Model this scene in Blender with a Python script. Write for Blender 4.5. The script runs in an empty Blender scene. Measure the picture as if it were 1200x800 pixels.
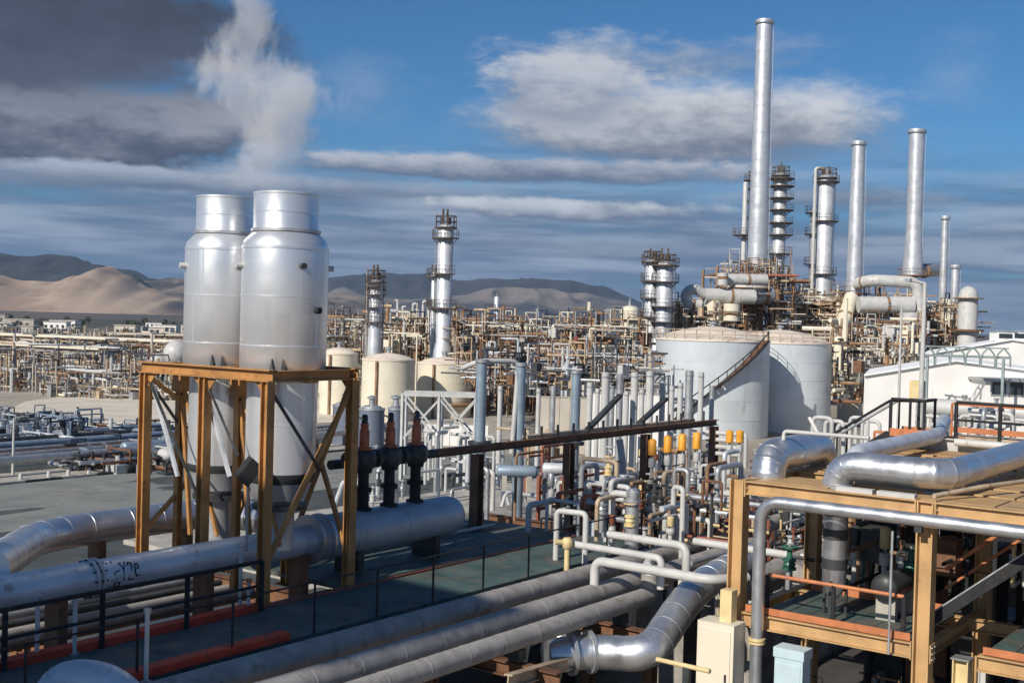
import bpy, math, random
from mathutils import Vector, noise as mnoise
random.seed(7)
V = Vector
sc = bpy.context.scene
col = sc.collection
PI = math.pi
# ------------------------------------------------------------------ camera
F = 1400.0                      # focal length in pixels of a 1200 px wide picture
CAMZ = 13.0
PITCH = math.atan(25 / F)
ROLL = math.radians(1.6)
C0 = V((0, 0, CAMZ))
fw = V((0, math.cos(PITCH), -math.sin(PITCH)))
U0 = V((0, math.sin(PITCH), math.cos(PITCH)))
X0 = V((1, 0, 0))
CR = X0 * math.cos(ROLL) + U0 * math.sin(ROLL)
CU = U0 * math.cos(ROLL) - X0 * math.sin(ROLL)
cd = bpy.data.cameras.new('camera')
cam = bpy.data.objects.new('camera', cd)
col.objects.link(cam)
sc.camera = cam
cd.sensor_width = 36
cd.lens = 36 * F / 1200
cd.clip_start = 0.1
cd.clip_end = 60000
from mathutils import Matrix
m = Matrix((CR, CU, -fw)).transposed().to_4x4()
m.translation = C0
cam.matrix_world = m
# ------------------------------------------------------------------ light
SUN_EL, SUN_AZ = math.radians(33), math.radians(38)      # azimuth measured from -Y towards -X
SUND = V((-math.sin(SUN_AZ) * math.cos(SUN_EL), -math.cos(SUN_AZ) * math.cos(SUN_EL), math.sin(SUN_EL)))
sl = bpy.data.lights.new('sun', 'SUN')
sl.energy = 5.0
sl.angle = math.radians(0.5)
sl.color = (1, 0.93, 0.82)
so = bpy.data.objects.new('sun', sl)
col.objects.link(so)
so.rotation_euler = SUND.to_track_quat('Z', 'Y').to_euler()
so.location = (-60, -60, 80)
sc.view_settings.view_transform = 'Standard'
sc.view_settings.look = 'None'
sc.view_settings.exposure = 0.0
sc.view_settings.gamma = 1
sc.cycles.volume_bounces = 2
sc.cycles.max_bounces = 8
sc.cycles.volume_step_rate = 1.0
# ------------------------------------------------------------------ node helper
class N:
    def __init__(s, tree):
        s.t = tree; s.n = tree.nodes; s.l = tree.links
    def new(s, typ, **kw):
        n = s.n.new(typ)
        for k, v in kw.items(): setattr(n, k, v)
        return n
    def put(s, sock, v):
        if isinstance(v, bpy.types.NodeSocket): s.l.new(v, sock)
        else: sock.default_value = v
    def m(s, op, a, b=0.0, c=0.0, clamp=False):
        n = s.n.new('ShaderNodeMath'); n.operation = op; n.use_clamp = clamp
        s.put(n.inputs[0], a); s.put(n.inputs[1], b); s.put(n.inputs[2], c)
        return n.outputs[0]
    def noise(s, vec, scale, detail=4, rough=.55, dist=0.0):
        n = s.n.new('ShaderNodeTexNoise')
        if vec is not None: s.put(n.inputs['Vector'], vec)
        s.put(n.inputs['Scale'], scale); n.inputs['Detail'].default_value = detail
        n.inputs['Roughness'].default_value = rough; n.inputs['Distortion'].default_value = dist
        return n.outputs['Fac']
    def mapr(s, v, a, b, c=0.0, d=1.0, smooth=True):
        n = s.n.new('ShaderNodeMapRange'); n.clamp = True
        n.interpolation_type = 'SMOOTHSTEP' if smooth else 'LINEAR'
        s.put(n.inputs[0], v); s.put(n.inputs[1], a); s.put(n.inputs[2], b); s.put(n.inputs[3], c); s.put(n.inputs[4], d)
        return n.outputs[0]
    def mix(s, f, a, b):
        n = s.n.new('ShaderNodeMix'); n.data_type = 'RGBA'
        s.put(n.inputs[0], f)
        s.put(n.inputs[6], a if isinstance(a, bpy.types.NodeSocket) else (*a, 1)); s.put(n.inputs[7], b if isinstance(b, bpy.types.NodeSocket) else (*b, 1))
        return n.outputs[2]
    def scale(s, vec, xyz, loc=(0, 0, 0)):
        n = s.n.new('ShaderNodeMapping'); s.put(n.inputs[0], vec); n.inputs[3].default_value = xyz; n.inputs[1].default_value = loc
        return n.outputs[0]
    def comb(s, x, y, z):
        n = s.n.new('ShaderNodeCombineXYZ'); s.put(n.inputs[0], x); s.put(n.inputs[1], y); s.put(n.inputs[2], z)
        return n.outputs[0]

def ray(px, py):
    return fw + CR * ((px - 600) / F) + CU * ((400 - py) / F)
def at(px, py, d):
    r = ray(px, py); return C0 + r * (d / r.y)
def on(px, py, z):
    r = ray(px, py); return C0 + r * ((z - CAMZ) / r.z)
A = V((.6, .8, 0)); B = V((-.8, .6, 0)); Z = V((0, 0, 1))
def G(a, b, z=0.0): return A * a + B * b + Z * z
def gr(p): return p.dot(A), p.dot(B)
# ------------------------------------------------------------------ world: Nishita sky and layered cloud
w = bpy.data.worlds.new('World'); sc.world = w; w.use_nodes = True
n = N(w.node_tree); n.n.clear()
out = n.new('ShaderNodeOutputWorld'); bg = n.new('ShaderNodeBackground')
n.l.new(bg.outputs[0], out.inputs[0])
SKYS = 0.075
bg.inputs[1].default_value = SKYS
sky = n.new('ShaderNodeTexSky'); sky.sky_type = 'NISHITA'; sky.sun_disc = False
sky.sun_elevation = SUN_EL
sky.sun_rotation = math.atan2(SUND.x, SUND.y)
sky.air_density = 1.1; sky.dust_density = 0.5; sky.ozone_density = 2.6; sky.altitude = 900
tc = n.new('ShaderNodeTexCoord'); dv = tc.outputs['Generated']
sep = n.new('ShaderNodeSeparateXYZ'); n.l.new(dv, sep.inputs[0])
sx, sy, sz = sep.outputs
az = n.m('ARCTAN2', sx, sy)
hl = n.m('SQRT', n.m('ADD', n.m('MULTIPLY', sx, sx), n.m('MULTIPLY', sy, sy)))
el = n.m('ARCTAN2', sz, hl)
Uu = n.m('MULTIPLY', az, F); Vv = n.m('MULTIPLY', el, F)
def sky_uv(px, py):
    r = ray(px, py).normalized()
    return math.atan2(r.x, r.y) * F, math.atan2(r.z, math.hypot(r.x, r.y)) * F
n1 = n.noise(n.scale(dv, (9, 9, 26)), 1.0, 7, .62)
n2 = n.noise(n.scale(dv, (22, 22, 60), (3, 1, 5)), 1.0, 6, .6)
nb = n.noise(n.scale(dv, (5, 5, 60), (7, 2, 1)), 1.0, 6, .55)
nc = n.noise(n.scale(dv, (3.2, 3.2, 8), (11, 4, 2)), 1.0, 6, .6)
e1 = n.m('SUBTRACT', n1, .5); e2 = n.m('SUBTRACT', n2, .5)
n3 = n.noise(n.scale(dv, (60, 60, 130), (1, 7, 2)), 1.0, 6, .62)
e3 = n.m('SUBTRACT', n3, .5)
edge = n.m('ADD', n.m('ADD', n.m('MULTIPLY', e1, 2.7), n.m('MULTIPLY', e2, 1.7)), n.m('MULTIPLY', e3, .9))
K = 1 / SKYS
def cc(r, g, b): return (r * K, g * K, b * K)
skyc = n.mix(1.0, (0, 0, 0), sky.outputs[0])
# the blue of the open sky in this dry, high-desert air is deeper than the model's
tint = n.new('ShaderNodeMix'); tint.data_type = 'RGBA'; tint.blend_type = 'MULTIPLY'; tint.inputs[0].default_value = 1
n.l.new(sky.outputs[0], tint.inputs[6]); tint.inputs[7].default_value = (.38, .74, 1.05, 1)
cur = tint.outputs[2]
# general broken cloud all round the sky, above the band
gen = n.mapr(nc, .55, .72)
gen = n.m('MULTIPLY', gen, n.mapr(Vv, 330, 620, 0, .8))
cur = n.mix(gen, cur, n.mix(n.mapr(n1, .3, .7), cc(.07, .085, .125), cc(.24, .26, .31)))
# stratus bands near the horizon, all round
bandcol = n.mix(n.mapr(nb, .36, .66), cc(.095, .155, .27), cc(.34, .41, .53))
bandm = n.m('MULTIPLY', n.mapr(n.m('ADD', Vv, n.m('MULTIPLY', e1, 160)), 225, 95), n.mapr(nb, .30, .46, .55, 1.0))
cur = n.mix(bandm, cur, bandcol)
low = n.mapr(Vv, 75, 5, 0, .75)
cur = n.mix(low, cur, n.mix(n.mapr(nb, .4, .62), cc(.115, .17, .28), cc(.19, .245, .345)))
def cloud(px, py, a, b, soft, top, bot, opac=1.0, kn=.5, streak=1.0, shift=0.0):
    global cur
    u, v = sky_uv(px, py)
    du = n.m('DIVIDE', n.m('SUBTRACT', Uu, u), a)
    dy = n.m('DIVIDE', n.m('SUBTRACT', Vv, v), b)
    r = n.m('SQRT', n.m('ADD', n.m('MULTIPLY', du, du), n.m('MULTIPLY', dy, dy)))
    f = n.m('ADD', n.m('SUBTRACT', 1.0, r), n.m('MULTIPLY', edge, kn))
    msk = n.m('MULTIPLY', n.mapr(f, 0, soft), opac)
    li = n.m('ADD', n.m('ADD', dy, n.m('MULTIPLY', edge, .75)), shift)
    c = n.mix(n.mapr(li, -.75, .85), bot, top)
    cur = n.mix(msk, cur, c)
DK = cc(.052, .062, .092); MD = cc(.10, .115, .155); LT = cc(.30, .31, .35); WH = cc(.52, .53, .57); GB = cc(.135, .16, .225)
cloud(250, 214, 460, 20, .6, cc(.40, .45, .55), cc(.10, .135, .215), .8, .5)
cloud(110, 148, 265, 62, .4, cc(.34, .36, .42), cc(.06, .075, .12), .97, .38)
cloud(50, 35, 310, 95, .5, DK, cc(.085, .10, .15), .98, .28, shift=.1)
cloud(1000, 232, 170, 16, .9, cc(.34, .38, .46), GB, .75, .6)
cloud(700, 66, 150, 40, .8, cc(.48, .53, .62), cc(.26, .32, .44), .8, .75)
cloud(830, 66, 130, 34, 1.0, cc(.36, .42, .53), cc(.22, .27, .37), .5, .85)
cloud(800, 148, 310, 62, .55, cc(.64, .66, .70), cc(.165, .19, .255), .95, .27, shift=.0)
cloud(660, 100, 115, 46, .5, cc(.56, .59, .65), cc(.24, .28, .37), .9, .5, shift=.1)
cloud(600, 198, 380, 18, .45, cc(.52, .55, .62), cc(.115, .15, .23), .9, .5)
cloud(655, 246, 230, 16, .5, cc(.62, .66, .72), cc(.13, .17, .26), .9, .55)
cloud(560, 282, 420, 10, .9, cc(.30, .36, .47), cc(.11, .155, .25), .7, .6)
cloud(930, 300, 330, 12, .9, cc(.30, .35, .44), cc(.12, .165, .26), .6, .6)
cloud(140, 203, 190, 12, .6, cc(.50, .58, .70), cc(.2, .25, .34), .7, .7)
cloud(430, 110, 90, 55, 1.2, cc(.30, .40, .56), cc(.24, .34, .50), .4, .8)
cloud(1120, 100, 60, 70, 1.3, cc(.36, .46, .60), cc(.28, .40, .56), .3, .6)
n.l.new(cur, bg.inputs[0])
# ------------------------------------------------------------------ materials
MATS = {}
SHEETS = {'brushed_stack_cladding': 1.3, 'stack_cladding': 2.2, 'pale_blue_tank_paint': 2.25}
def mat(name, c, rough=.6, metal=0.0, var=.2, scale=1.2, dirt=None, amt=.35, dscale=2.0, streak=False, bump=0.0, bscale=25, rvar=.1):
    if name in MATS: return MATS[name]
    M = bpy.data.materials.new(name); M.use_nodes = True
    k = N(M.node_tree); bs = k.n['Principled BSDF']
    geo = k.new('ShaderNodeNewGeometry'); pos = geo.outputs['Position']
    v = k.noise(pos, scale, 5, .6)
    lo = tuple(max(0, x * (1 - var)) for x in c); hi = tuple(x * (1 + var) for x in c)
    cc_ = k.mix(k.mapr(v, .3, .7), lo, hi)
    if dirt:
        dp = k.scale(pos, (1, 1, .18)) if streak else pos
        dn = k.noise(dp, dscale, 7, .68)
        cc_ = k.mix(k.mapr(dn, .70 - amt * .5, .80 - amt * .35, 0, .85), cc_, dirt)
    if name in SHEETS:                                       # separate sheets of cladding differ a little in tone
        sp_ = k.new('ShaderNodeSeparateXYZ'); k.l.new(pos, sp_.inputs[0])
        oi = k.new('ShaderNodeObjectInfo')
        zc = k.m('FLOOR', k.m('DIVIDE', sp_.outputs[2], SHEETS[name]))
        nt = k.new('ShaderNodeSeparateXYZ'); k.l.new(geo.outputs['Normal'], nt.inputs[0])
        ac = k.m('FLOOR', k.m('ADD', k.m('MULTIPLY', k.m('ARCTAN2', nt.outputs[0], nt.outputs[1]), 1.3), k.m('MULTIPLY', zc, .37)))
        wn_ = k.new('ShaderNodeTexWhiteNoise'); k.l.new(k.comb(zc, ac, oi.outputs['Random']), wn_.inputs['Vector'])
        cc_ = k.mix(k.mapr(wn_.outputs['Value'], 0, 1, 0, .16, False), cc_, (.22, .22, .22))
    k.l.new(cc_, bs.inputs['Base Color'])
    bs.inputs['Metallic'].default_value = metal
    k.l.new(k.mapr(k.noise(pos, scale * 2.3, 4), .3, .7, max(.05, rough - rvar), min(1, rough + rvar)), bs.inputs['Roughness'])
    if bump:
        bp = k.new('ShaderNodeBump'); bp.inputs['Strength'].default_value = bump; bp.inputs['Distance'].default_value = .03
        k.l.new(k.noise(pos, bscale, 5), bp.inputs['Height']); k.l.new(bp.outputs[0], bs.inputs['Normal'])
    MATS[name] = M
    return M
RUST = (.20, .075, .025)
m_alu = mat('aluminium_cladding', (.62, .63, .65), .38, .85, .10, 1.0, (.40, .37, .33), .18, 1.3, True, .12, 3.0)
m_cyl = mat('brushed_stack_cladding', (.78, .79, .80), .37, .66, .03, .5, (.5, .47, .43), .03, .8, True, .05, 1.6, .05)
m_alu2 = mat('dull_cladding', (.60, .63, .66), .45, .3, .14, 1.4, (.30, .26, .22), .25, 1.6, False, .15, 5)
m_stack = mat('stack_cladding', (.66, .67, .69), .42, .55, .07, .35, (.42, .36, .30), .12, .5, True)
m_grey = mat('dusty_pipe_insulation', (.32, .30, .28), .75, 0, .16, 2.2, (.20, .17, .14), .35, 2.6, False, .25, 18)
m_white = mat('white_pipe_paint', (.50, .495, .475), .5, 0, .10, 1.6, (.34, .27, .20), .22, 2.2, True)
m_cream = mat('cream_tank_paint', (.68, .62, .49), .6, 0, .06, .5, (.46, .37, .26), .14, .6, True)
m_roof = mat('cream_tank_roof', (.72, .62, .51), .7, 0, .10, .5, (.42, .32, .22), .25, .5)
m_tank = mat('pale_blue_tank_paint', (.56, .61, .64), .55, .05, .07, .35, (.36, .33, .28), .24, .55, True)
m_col = mat('column_cladding', (.58, .60, .62), .5, .35, .12, .6, (.34, .26, .19), .25, .9, True)
m_rust = mat('rusty_steel', (.27, .16, .085), .75, 0, .35, 1.3, (.10, .05, .025), .35, 2.0)
m_tanrust = mat('sandy_painted_steel', (.44, .34, .23), .7, 0, .25, 1.1, RUST, .35, 1.5)
m_orange = mat('orange_steel_paint', (.40, .195, .06), .6, 0, .22, 1.5, (.20, .085, .03), .30, 5)
m_tan = mat('tan_steel_paint', (.48, .30, .135), .6, 0, .16, 1.4, (.30, .17, .07), .22, 5)
m_brown = mat('brown_steel', (.165, .078, .04), .65, 0, .3, 1.8, (.05, .03, .02), .3, 2.5)
m_red = mat('red_kerb_paint', (.55, .05, .02), .6, 0, .2, 2.5, (.14, .05, .035), .3, 3)
m_toe = mat('orange_toe_paint', (.50, .175, .07), .55, 0, .15, 2.5, (.30, .10, .05), .3, 3)
m_teal = mat('green_deck_paint', (.055, .095, .088), .7, 0, .35, 1.2, (.12, .105, .085), .5, 1.1, False, .15, 20)
m_black = mat('black_steel_paint', (.016, .016, .018), .8, 0, .2, 2, (.05, .035, .025), .3, 3)
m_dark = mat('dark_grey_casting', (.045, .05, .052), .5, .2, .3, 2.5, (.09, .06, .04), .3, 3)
m_redv = mat('red_valve_bonnet', (.46, .12, .045), .5, 0, .25, 4)
m_yel = mat('yellow_actuator_paint', (.75, .34, .03), .5, 0, .15, 3, (.4, .2, .05), .25, 4)
m_cry = mat('pale_yellow_paint', (.66, .52, .27), .55, 0, .12, 3)
m_green = mat('green_valve_paint', (.03, .12, .085), .5, 0, .2, 3)
m_blue = mat('blue_grey_pipe_paint', (.26, .33, .40), .45, .3, .14, 1.2, (.2, .18, .16), .25, 2, True)
m_pblue = mat('pale_blue_cabinet_paint', (.48, .60, .64), .5, 0, .06, 2, (.3, .3, .28), .15, 2, True)
m_conc = mat('concrete', (.40, .37, .32), .85, 0, .18, .9, (.24, .22, .19), .35, .8, False, .2, 12)
m_wall = mat('white_render', (.80, .78, .74), .75, 0, .05, .4, (.55, .49, .42), .12, .5, True)
m_glass = mat('window_glass', (.03, .04, .05), .12, 0, .2, 1)
m_roofg = mat('greenish_truss_steel', (.27, .33, .32), .5, .2, .12, 1)
m_plat = mat('sooty_platform_steel', (.10, .075, .06), .7, 0, .3, .8, (.13, .06, .03), .35, 1)
m_stain = mat('stained_column_cladding', (.34, .31, .28), .6, .2, .2, .5, (.14, .09, .06), .4, .8, True)
m_rwhite = mat('white_roof_sheet', (.9, .9, .88), .7, 0, .03, .3)
m_yard = mat('stained_yard_concrete', (.29, .27, .24), .9, 0, .25, .6, (.10, .09, .08), .45, .7)
m_pale = mat('pale_buff_wall', (.56, .50, .42), .8, 0, .14, .15)
m_galv = mat('galvanised_steel', (.45, .46, .47), .45, .6, .15, 2.0, (.28, .24, .2), .25, 2.5)
m_ink = mat('black_marker_paint', (.012, .012, .014), .6)
m_pinkr = mat('red_oxide_steel', (.27, .085, .05), .65, 0, .25, 1)
# ------------------------------------------------------------------ mesh builder
ORG = {}
class MB:
    def __init__(s): s.v = []; s.f = []
    def quadbox(s, c, ux, uy, uz):
        i = len(s.v)
        for k in (-1, 1):
            for j in (-1, 1):
                for h in (-1, 1): s.v.append(c + ux * h + uy * j + uz * k)
        for q in ((0, 2, 3, 1), (4, 5, 7, 6), (0, 1, 5, 4), (2, 6, 7, 3), (0, 4, 6, 2), (1, 3, 7, 5)): s.f.append(tuple(i + x for x in q))
        return s
    def box(s, c, la, lb, lz, ax=A, ay=B): return s.quadbox(c, ax * (la / 2), ay * (lb / 2), Z * (lz / 2))
    def frame(s, p, q, ref=None):
        d = (q - p); L = d.length; d = d / L if L else V((0, 0, 1))
        if ref is None: ref = Z if abs(d.z) < .9 else A
        x = d.cross(ref)
        if x.length < 1e-5: x = d.cross(V((1, 0, 0)))
        x.normalize(); y = x.cross(d).normalized()
        return d, x, y, L
    def bar(s, p, q, wx, wy, ref=None):
        d, x, y, L = s.frame(p, q, ref)
        return s.quadbox((p + q) / 2, x * (wx / 2), y * (wy / 2), d * (L / 2))
    def ibeam(s, p, q, wd, h, t=.02, ref=None):
        d, x, y, L = s.frame(p, q, ref)
        c = (p + q) / 2
        s.quadbox(c + y * (h / 2 - t / 2), x * (wd / 2), y * (t / 2), d * (L / 2))
        s.quadbox(c - y * (h / 2 - t / 2), x * (wd / 2), y * (t / 2), d * (L / 2))
        s.quadbox(c, x * (t * .45), y * (h / 2 - t), d * (L / 2))
        return s
    def ring(s, c, x, y, r, nn):
        i = len(s.v)
        for k in range(nn):
            an = 2 * PI * k / nn; s.v.append(c + x * (r * math.cos(an)) + y * (r * math.sin(an)))
        return i
    def skin(s, i, j, nn):
        for k in range(nn): s.f.append((i + k, i + (k + 1) % nn, j + (k + 1) % nn, j + k))
    def tube(s, pts, r, nn=12, fil=None, caps=True, seam=0.0, sh=.012):
        pts = [V(p) for p in pts]
        if fil is None: fil = r * 2.2
        P = [pts[0]]
        for k in range(1, len(pts) - 1):
            a, b, c = pts[k - 1], pts[k], pts[k + 1]
            la = (a - b).length; lc = (c - b).length
            t = min(fil, la * .48, lc * .48)
            p0 = b + (a - b) * (t / la); p2 = b + (c - b) * (t / lc)
            ns = 7 if fil > .05 else 2
            for q in range(ns + 1):
                u = q / ns; P.append(p0 * ((1 - u) ** 2) + b * (2 * u * (1 - u)) + p2 * (u * u))
        P.append(pts[-1])
        if seam:
            Q = [(P[0], 0)]; 
            for k in range(len(P) - 1):
                L = (P[k + 1] - P[k]).length; c = int(L / seam)
                if c == 0 and r > .3 and k % 2 and .09 < L < seam: c = 1
                for q in range(1, c + 1):
                    t = q / (c + 1)
                    for o, rr in ((-.03, 0), (-.025, sh), (.025, sh), (.03, 0)):
                        Q.append((P[k].lerp(P[k + 1], min(1, max(0, t + o / L))), rr))
                Q.append((P[k + 1], 0))
        else: Q = [(p, 0) for p in P]
        d0 = (Q[1][0] - Q[0][0]).normalized()
        ref = Z if abs(d0.z) < .9 else A
        x = d0.cross(ref).normalized(); prev = None; first = None
        for k, (p, rr) in enumerate(Q):
            if k == 0: d = d0
            elif k == len(Q) - 1: d = (p - Q[k - 1][0])
            else: d = (Q[k + 1][0] - p).normalized() + (p - Q[k - 1][0]).normalized()
            if d.length < 1e-7: d = d0
            d = d.normalized(); d0 = d
            x = (x - d * x.dot(d)); x.normalize(); y = d.cross(x)
            i = s.ring(p, x, y, r + rr, nn)
            if prev is not None: s.skin(prev, i, nn)
            else: first = i
            prev = i
        if caps:
            s.f.append(tuple(first + k for k in reversed(range(nn)))); s.f.append(tuple(prev + k for k in range(nn)))
        return s
    def lathe(s, base, prof, nn=24, ax=Z):
        ax = ax.normalized(); ref = Z if abs(ax.z) < .9 else V((1, 0, 0))
        x = ax.cross(ref).normalized(); y = ax.cross(x); prev = None
        for k, (r, h) in enumerate(prof):
            i = s.ring(base + ax * h, x, y, max(r, .0008), nn)
            if prev is None: s.f.append(tuple(i + q for q in reversed(range(nn))))
            else: s.skin(prev, i, nn)
            prev = i
        s.f.append(tuple(prev + q for q in range(nn)))
        return s
    def annulus(s, base, r0, r1, h, nn=20, a0=0, a1=2 * PI):
        full = abs(a1 - a0 - 2 * PI) < 1e-3
        i = len(s.v); cnt = nn if full else nn + 1
        for k in range(cnt):
            an = a0 + (a1 - a0) * k / nn; cx, sy_ = math.cos(an), math.sin(an)
            for r, z in ((r0, 0), (r1, 0), (r1, h), (r0, h)): s.v.append(base + V((cx * r, sy_ * r, z)))
        for k in range(nn):
            p = i + 4 * k; q = i + 4 * ((k + 1) % cnt)
            for e in range(4): s.f.append((p + e, q + e, q + (e + 1) % 4, p + (e + 1) % 4))
        if not full: s.f.append((i, i + 1, i + 2, i + 3)); e = i + 4 * nn; s.f.append((e + 3, e + 2, e + 1, e))
        return s
    def build(s, name, mt, parent=None, smooth=True, kind=None, label=None):
        org = V((0, 0, 0))
        if parent is not None: org = ORG[parent.name]
        me = bpy.data.meshes.new(name)
        me.from_pydata([p - org for p in s.v], [], s.f)
        me.materials.append(mt)
        if smooth:
            me.shade_smooth()
            try: me.set_sharp_from_angle(angle=math.radians(38))
            except Exception: pass
        o = bpy.data.objects.new(name, me)
        col.objects.link(o)
        if parent is not None: o.parent = parent; ORG[o.name] = org
        else: ORG[o.name] = org
        if kind: o['kind'] = kind
        if label: o['label'] = label
        return o
def T(name, label, cat, loc, group=None):
    o = bpy.data.objects.new(name, None); col.objects.link(o); o.empty_display_size = .2
    o.location = loc; o['label'] = label; o['category'] = cat
    if group: o['group'] = group
    ORG[o.name] = V(loc)
    return o
def solo(mb, name, mt, label, cat, group=None, smooth=True):
    o = mb.build(name, mt, None, smooth); o['label'] = label; o['category'] = cat
    if group: o['group'] = group
    return o
def structure(mb, name, mt, smooth=True):
    o = mb.build(name, mt, None, smooth); o['kind'] = 'structure'; return o
def clone(root, loc, label=None):
    r = root.copy(); col.objects.link(r); r.location = loc; ORG[r.name] = V(loc)
    if label: r['label'] = label
    for ch in list(root.children):
        c = ch.copy(); col.objects.link(c); c.parent = r
        for g in ch.children:
            d = g.copy(); col.objects.link(d); d.parent = c
    return r
# ------------------------------------------------------------------ generic builders
def railing(label, pts, h=1.1, mt=None, mp=None, step=1.6, r=.028, group=None, toe=None, name='railing', mid=True, cat='railing', posts=True):
    mt = mt or m_black
    t = T(name, label, cat, pts[0], group)
    for i in range(len(pts) - 1):
        p, q = V(pts[i]), V(pts[i + 1]); L = (q - p).length; c = max(1, round(L / step))
        for k in range(c + (1 if i == len(pts) - 2 else 0)):
            b = p.lerp(q, k / c)
            if posts: MB().tube([b, b + Z * h], r * 1.25, 8).build('post', mp or mt, t)
    MB().tube([V(p) + Z * h for p in pts], r, 8, .06).build('top_rail', mt, t)
    if mid: MB().tube([V(p) + Z * h * .52 for p in pts], r * .8, 8, .06).build('middle_rail', mt, t)
    if toe:
        for i in range(len(pts) - 1): MB().bar(V(pts[i]) + Z * .08, V(pts[i + 1]) + Z * .08, .02, .16).build('toe_board', toe, t)
    return t
def flange(mb, c, ax, r, nn=14, th=.05, gap=.012):
    mb.lathe(c - ax.normalized() * (th + gap), [(r, 0), (r, th)], nn, ax); mb.lathe(c + ax.normalized() * gap, [(r, 0), (r, th)], nn, ax)
def pipe_run(name, label, pts, r, mt, group=None, flanges=(), seam=0, nn=16, fil=None, cat='pipe', supports=(), fmt=None, smt=None):
    t = T(name, label, cat, pts[0], group)
    MB().tube(pts, r, nn, fil, True, seam, .004).build('pipe_shell', mt, t)
    for c, ax in flanges:
        mb = MB(); flange(mb, V(c), V(ax), r * 1.35); mb.build('flange', fmt or m_galv, t)
    for c, h in supports:
        MB().bar(V(c) - Z * (r + h), V(c) - Z * (r - .02), .16, .12).build('support', smt or m_dark, t)
    return t
def handwheel(c, ax, r, parent, mt):
    mb = MB(); x = ax.cross(Z if abs(ax.z) < .9 else A).normalized(); y = ax.cross(x)
    pts = [c + x * r * math.cos(k * PI / 6) + y * r * math.sin(k * PI / 6) for k in range(13)]
    mb.tube(pts, .022, 5, .001, False)
    mb.bar(c - x * r, c + x * r, .025, .025); mb.bar(c - y * r, c + y * r, .025, .025)
    return mb.build('handwheel', mt, parent)
def tower(name, label, base, prof, plats, mt, ladder_az=None, pipe_az=None, cat='column', rail=True, nn=24, bands=(), pmt=None, pr=1.0, arc=None, group=None, head=True):
    """prof: (radius, height above ground) list"""
    t = T(name, label, cat, base, group)
    MB().lathe(base, prof, nn).build('shell', mt, t)
    def rad(z):
        for (r0, z0), (r1, z1) in zip(prof, prof[1:]):
            if z0 <= z <= z1 and z1 > z0: return r0 + (r1 - r0) * (z - z0) / (z1 - z0)
        return prof[-2][0]
    for z in bands:
        MB().lathe(base + Z * z, [(rad(z) + .035, 0), (rad(z) + .035, .16)], nn).build('band', mt, t)
    for k, z in enumerate(plats):
        r = rad(z); a0 = 0 if arc is None else arc[k % len(arc)]; full = arc is None
        aa0, aa1 = (0, 2 * PI) if full else (a0, a0 + PI * 1.15)
        pl = MB().annulus(base + Z * z, r + .03, r + pr, .14, 18, aa0, aa1).build('platform', pmt or m_rust, t)
        if rail:
            mb = MB()
            for q in range(15):
                an = aa0 + (aa1 - aa0) * q / 14; p = base + V((math.cos(an) * (r + pr - .05), math.sin(an) * (r + pr - .05), z + .14))
                mb.bar(p, p + Z * 1.1, .045, .045)
            for hh in (.55, 1.1):
                pts = [base + V((math.cos(aa0 + (aa1 - aa0) * q / 18) * (r + pr - .05), math.sin(aa0 + (aa1 - aa0) * q / 18) * (r + pr - .05), z + .14 + hh)) for q in range(19)]
                mb.tube(pts, .03, 5, .001)
            mb.build('guardrail', pmt or m_rust, pl)
        mb = MB()
        for q in range(6):
            an = aa0 + (aa1 - aa0) * (q + .5) / 6; dr = V((math.cos(an), math.sin(an), 0))
            mb.bar(base + dr * (r - .02) + Z * (z - .7), base + dr * (r + pr * .85) + Z * (z - .03), .07, .07)
        mb.build('bracket', pmt or m_rust, pl)
    H = prof[-1][1]
    if ladder_az is not None:
        dr = V((math.cos(ladder_az), math.sin(ladder_az), 0)); tn = dr.cross(Z); mb = MB()
        for (z0, z1) in zip([2] + list(plats), list(plats)):
            o = base + dr * (rad(z0) + .30)
            mb.bar(o + tn * .25 + Z * z0, o + tn * .25 + Z * (z1 + 1), .06, .06); mb.bar(o - tn * .25 + Z * z0, o - tn * .25 + Z * (z1 + 1), .06, .06)
            zz = z0
            while zz < z1: mb.bar(o - tn * .25 + Z * zz, o + tn * .25 + Z * zz, .04, .04); zz += .6
        if mb.v: mb.build('ladder', m_galv, t)
    if pipe_az is not None:
        dr = V((math.cos(pipe_az), math.sin(pipe_az), 0))
        rr = prof[1][0]
        top = base + Z * (H + .9)
        mb = MB().tube([base + Z * (H - .4), top, top + dr * (rr + .8), base + dr * (rr + .8) + Z * 3], .28, 10, .6)
        mb.build('overhead_pipe', m_white, t)
    if head == 'cage':
        r = prof[2][0]; mb = MB(); z = prof[-1][1] - r * .5
        for q in range(9):
            an = q * 2 * PI / 9; p = base + V((math.cos(an) * (r + .35), math.sin(an) * (r + .35), z)); mb.bar(p, p + Z * 1.6, .07, .07)
        for hh in (.8, 1.55): mb.tube([base + V((math.cos(q * PI / 9) * (r + .35), math.sin(q * PI / 9) * (r + .35), z + hh)) for q in range(19)], .07, 5, .001)
        for q in range(5): an = q * 1.3; p = base + V((math.cos(an) * r * .5, math.sin(an) * r * .5, z)); mb.tube([p, p + Z * random.uniform(1, 2.6)], .16, 6)
        mb.build('top_cage', pmt or m_rust, t)
        MB().annulus(base + Z * (z - .1), r * .2, r + .5, .15, 18).build('top_platform', pmt or m_rust, t)
    elif head:
        MB().lathe(base + Z * (H - .02), [(.22, 0), (.22, .5), (.34, .5), (.34, .62), (.1, .62), (.1, 1.1)], 10).build('nozzle', m_galv, t)
    return t
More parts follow.
